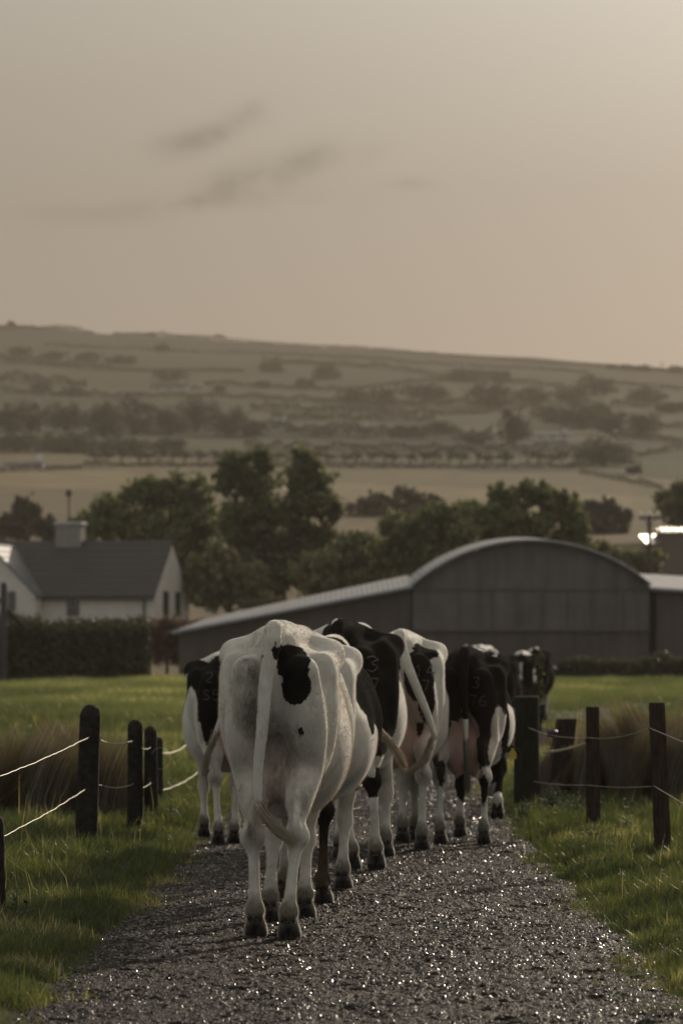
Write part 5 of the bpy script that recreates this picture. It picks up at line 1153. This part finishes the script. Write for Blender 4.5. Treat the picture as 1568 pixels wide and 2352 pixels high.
    # field hedges
    HL = [((0, 758), (190, 757), 5), ((260, 762), (360, 769), 4), ((340, 770), (520, 778), 6), ((520, 779), (900, 808), 3), ((900, 808), (1400, 845), 3), ((1400, 846), (1568, 857), 5), ((100, 795), (600, 813), 4), ((600, 813), (900, 826), 4), ((900, 832), (1350, 858), 4),
          ((0, 836), (260, 852), 9), ((260, 852), (560, 858), 5), ((0, 872), (200, 886), 13), ((0, 900), (230, 914), 8), ((230, 915), (560, 912), 7), ((470, 882), (784, 893), 6), ((784, 893), (1060, 880), 5), ((560, 915), (900, 925), 8), ((575, 940), (1000, 950), 10), ((1000, 948), (1250, 938), 6),
          ((784, 930), (1230, 932), 9), ((600, 838), (900, 850), 8), ((900, 852), (1040, 880), 6), ((1170, 882), (1420, 905), 5), ((1400, 935), (1568, 948), 8), ((1230, 960), (1568, 985), 8), ((560, 1000), (1130, 1012), 16), ((0, 1040), (220, 1036), 22), ((190, 1068), (1340, 1072), 7), ((560, 1030), (1330, 1040), 12),
          ((1300, 1075), (1568, 1040), 8), ((1400, 1010), (1568, 1022), 10), ((0, 1082), (190, 1072), 7), ((620, 975), (1000, 975), 9), ((1330, 1085), (1520, 1125), 7), ((1350, 880), (1568, 900), 5)]
    WHERE = ['far left skyline', 'left skyline past the gap', 'thick part of the left skyline', 'middle skyline', 'right skyline', 'skyline at the right edge', 'high left pasture', 'high middle pasture', 'high right pasture', 'upper left wood edge', 'slope above the long farmhouse', 'thick left field boundary', 'lower left field boundary', 'boundary above the left wood', 'pale field right of the farmhouse', 'centre field', 'boundary below the centre field', 'boundary above the white cottage', 'boundary right of the centre field', 'band under the big dome shaped tree', 'upper middle slope', 'slanting link in the upper middle', 'slope right of the row of round trees', 'right edge, mid slope', 'right wood foot', 'dark belt under the cottages', 'dark belt at the left edge', 'long foot of the thin tree row', 'canopy belt above the thin tree row', 'slope rising to the right edge', 'right edge, under the wood', 'left end of the tan field', 'strip beside the white cottage', 'slanting line on the tan slope', 'high right slope by the skyline']
    for i, ((xa_, ra), (xb, rb), hp) in enumerate(HL):
        r = np.random.default_rng(300+i); hp *= 1.45; n = int(abs(xb-xa_)*hp*.55)+300; t = r.random(n); px = xa_+(xb-xa_)*t; rw = ra+(rb-ra)*t; hs = hp*(.5+1.1*fbm(px/22.+i, px*0+i, 3)*1.3)
        sr = sky_row(px); u = np.clip((1250-rw)/(1250-sr), 0, 1); d = Y0*(Y1/Y0)**u; X = (px-784)/F*d; zz = gz(X, d); sc = d/F
        c = np.stack([X, d+r.normal(size=n)*4*sc, zz+hs*sc*(r.random(n)**.7)], 1); o0 = c.mean(0); V, Q = leaf_quads(c-o0, (4.2*sc).mean(), r)
        o = mesh_obj('hedge', V, Q, LH); o.location = o0; tag(o, 'hazy field hedge, '+WHERE[i], 'hedge', 'field hedges on the hillside')
    # farmhouses on the hill
    HW = simple('hill_house_render', (.70, .68, .68), .9, .05); HR = simple('hill_house_roof', (.06, .055, .055), .7, .1); HT = Mat('hill_tin_roof').set(Base_Color=(.8, .8, .8), Metallic=1.0, Roughness=.35).m
    def farm(px, row, w, h, label, glint=False, roof=.5, dep=.8):
        p = hill_pt(px, row); s = F/p.y; w, h = w/s, h/s; o = empty('farmhouse', p); tag(o, label, 'house', 'farmhouses on the hillside')
        dd = w*dep*.5 if w > 12 else w*dep; dd = min(dd, 8.0)
        e = h*(1-roof); mb = MB(); mb.prism([(-w/2, 0, -2), (-w/2, dd, -2), (-w/2, dd, e), (-w/2, dd/2, h*.98), (-w/2, 0, e)], (w, 0, 0)); mb.build('wall', HW, o)
        mb = MB(); q = [(-w/2-.2, -.3, e-.1), (w/2+.2, -.3, e-.1), (w/2+.2, dd/2, h), (-w/2-.2, dd/2, h)]; mb.v = q+[(x, y, z+.15) for x, y, z in q]; q = [(-w/2-.2, dd/2+.01, h), (w/2+.2, dd/2+.01, h), (w/2+.2, dd+.3, e-.1), (-w/2-.2, dd+.3, e-.1)]; mb.v += q+[(x, y, z+.15) for x, y, z in q]
        for b in (0, 8): mb.f += [[b+i for i in f_] for f_ in ([3, 2, 1, 0], [4, 5, 6, 7], [0, 1, 5, 4], [1, 2, 6, 5], [2, 3, 7, 6], [3, 0, 4, 7])]
        mb.build('roof', HT if glint else HR, o)
        mb = MB()
        for q in (-.3, 0, .3): mb.box((q*w, -.02, e*.5), (w*.07, .06, e*.4))
        mb.build('window', HR, o)
        mb = MB(); mb.box((w*.35, dd/2, h+.5), (.9, .7, 1.6)); mb.build('chimney', HW, o)
    farm(388, 893, 84, 16, 'long dim farmhouse high on the left hillside', roof=.6); farm(450, 897, 22, 12, 'small outbuilding at the right end of the long farmhouse')
    farm(640, 990, 34, 20, 'cottage with a bright sunlit roof in the middle of the hillside', False); farm(745, 1002, 52, 16, 'dark roofed cottage just right of the bright one', roof=.75)
    farm(820, 1002, 62, 22, 'pale farmhouse on the middle hillside'); farm(1122, 1010, 32, 14, 'small pale cottage left of the tall upright tree', roof=.3); farm(1268, 1014, 90, 17, 'long pale farm buildings under the right wood', roof=.35)
    farm(55, 1070, 90, 16, 'low pale farm buildings at the left edge of the tan field', roof=.4); farm(75, 948, 34, 20, 'faint gabled house inside the left wood'); farm(1400, 1006, 40, 9, 'small pale shed right of the long farm buildings', roof=.35)
    # bright tin lean-to on the cottage
    p = hill_pt(630, 985); s = F/p.y; nv = Vector((.60, -.30, .74)).normalized(); o = empty('tin_shed', p); tag(o, 'small shed whose tin roof flashes in the sun beside the hillside cottage', 'shed')
    def pl(u, v): a = Vector((u/s, 0, v/s)); t = -(a.dot(nv))/nv.y; return Vector((a.x, t, a.z+10/s))
    q = [pl(-14, 4), pl(14, 7), pl(2, -9), pl(-6, -8)]; mb = MB(); mb.v = [tuple(v) for v in q]+[tuple(v-nv*.1) for v in q]; mb.f = [[0, 1, 2, 3], [7, 6, 5, 4], [0, 4, 5, 1], [1, 5, 6, 2], [2, 6, 7, 3], [3, 7, 4, 0]]; mb.build('roof', HT, o)
    mb = MB(); mb.box((0, 1.0, 1), (1.5, 1.5, 3)); mb.build('wall', HW, o)
    # mast on the skyline
    p = hill_pt(1520, 853); s = F/p.y; mb = MB(); mb.tube([(0, 0, 0), (0, 0, 20/s)], .25, 6); mb.tube([(-.8, 0, 17/s), (.8, 0, 17/s)], .15, 6); o = mb.build('mast', HR); o.location = p; tag(o, 'thin mast on the skyline near the right edge', 'mast')

# ------------------------------------------------------------------ far cows, round the bend
if want('farcows'):
    FC = [dict(px=1040, d=58, patches=[(0, .4, 1.1, .5, .6, .35)], white=[(.1, .3, 1.36, .1, .2, .08)], lab='cow mostly hidden behind the black cow, only her pale spine showing'),
          dict(px=1145, d=62, patches=[(0, .6, 1.0, .6, 1.4, .6)], white=[(-.12, .3, 1.36, .12, .3, .07), (-.15, 0, .95, .05, .3, .15)], lab='far cow with a white back and dark rump, left of two walking round the bend'),
          dict(px=1196, d=67, patches=[(0, .6, 1.0, .6, 1.4, .6)], white=[(.24, .1, .95, .04, .3, .3), (0, .3, 1.385, .2, .4, .04)], lab='far cow with a white stripe down her right side at the bend'),
          dict(px=1226, d=74, patches=[(0, .6, 1.0, .6, 1.4, .6)], white=[(-.05, .4, 1.385, .12, .3, .05)], lab='rightmost and darkest of the far cows, beside the ragged bush'),
          dict(px=1068, d=72, patches=[(0, .6, .95, .6, 1.4, .5)], white=[], lab='small far cow whose pale spine shows left of the black cow spine'),
          dict(px=1098, d=70, patches=[(0, .6, .9, .5, 1.4, .45)], white=[(0, .3, 1.37, .15, .5, .07)], lab='pale backed far cow just right of the black cow spine')]
    for i, c in enumerate(FC):
        x = (c['px']-784)/F*c['d']; make_cow(dict(patches=c['patches'], white=c['white'], tags=False, tuft_n=150, HL=(-.13, .1*i, 0, 0), HR=(.13, -.05, 0, 0), head=(.05, 2.2, 1.0)), (x, c['d'], float(gz(x, c['d']))+(.03)), R(-4-i), c['lab'], 1.04, .025, 0)
# ------------------------------------------------------------------ the air between here and the hills
if want('haze'):
    mb = MB(); mb.box((0, 1330, 170), (2560, 2760, 346)); o = mb.build('haze', None); tag(o, kind='stuff')
    m = Mat('warm_haze'); m.t.nodes.remove(m.b); pv = m.n('ShaderNodeVolumePrincipled')
    pv.inputs['Color'].default_value = (.37, .33, .275, 1); pv.inputs['Density'].default_value = .00048; pv.inputs['Anisotropy'].default_value = .05
    m.l(pv.outputs[0], m.o.inputs['Volume']); o.data.materials.append(m.m)
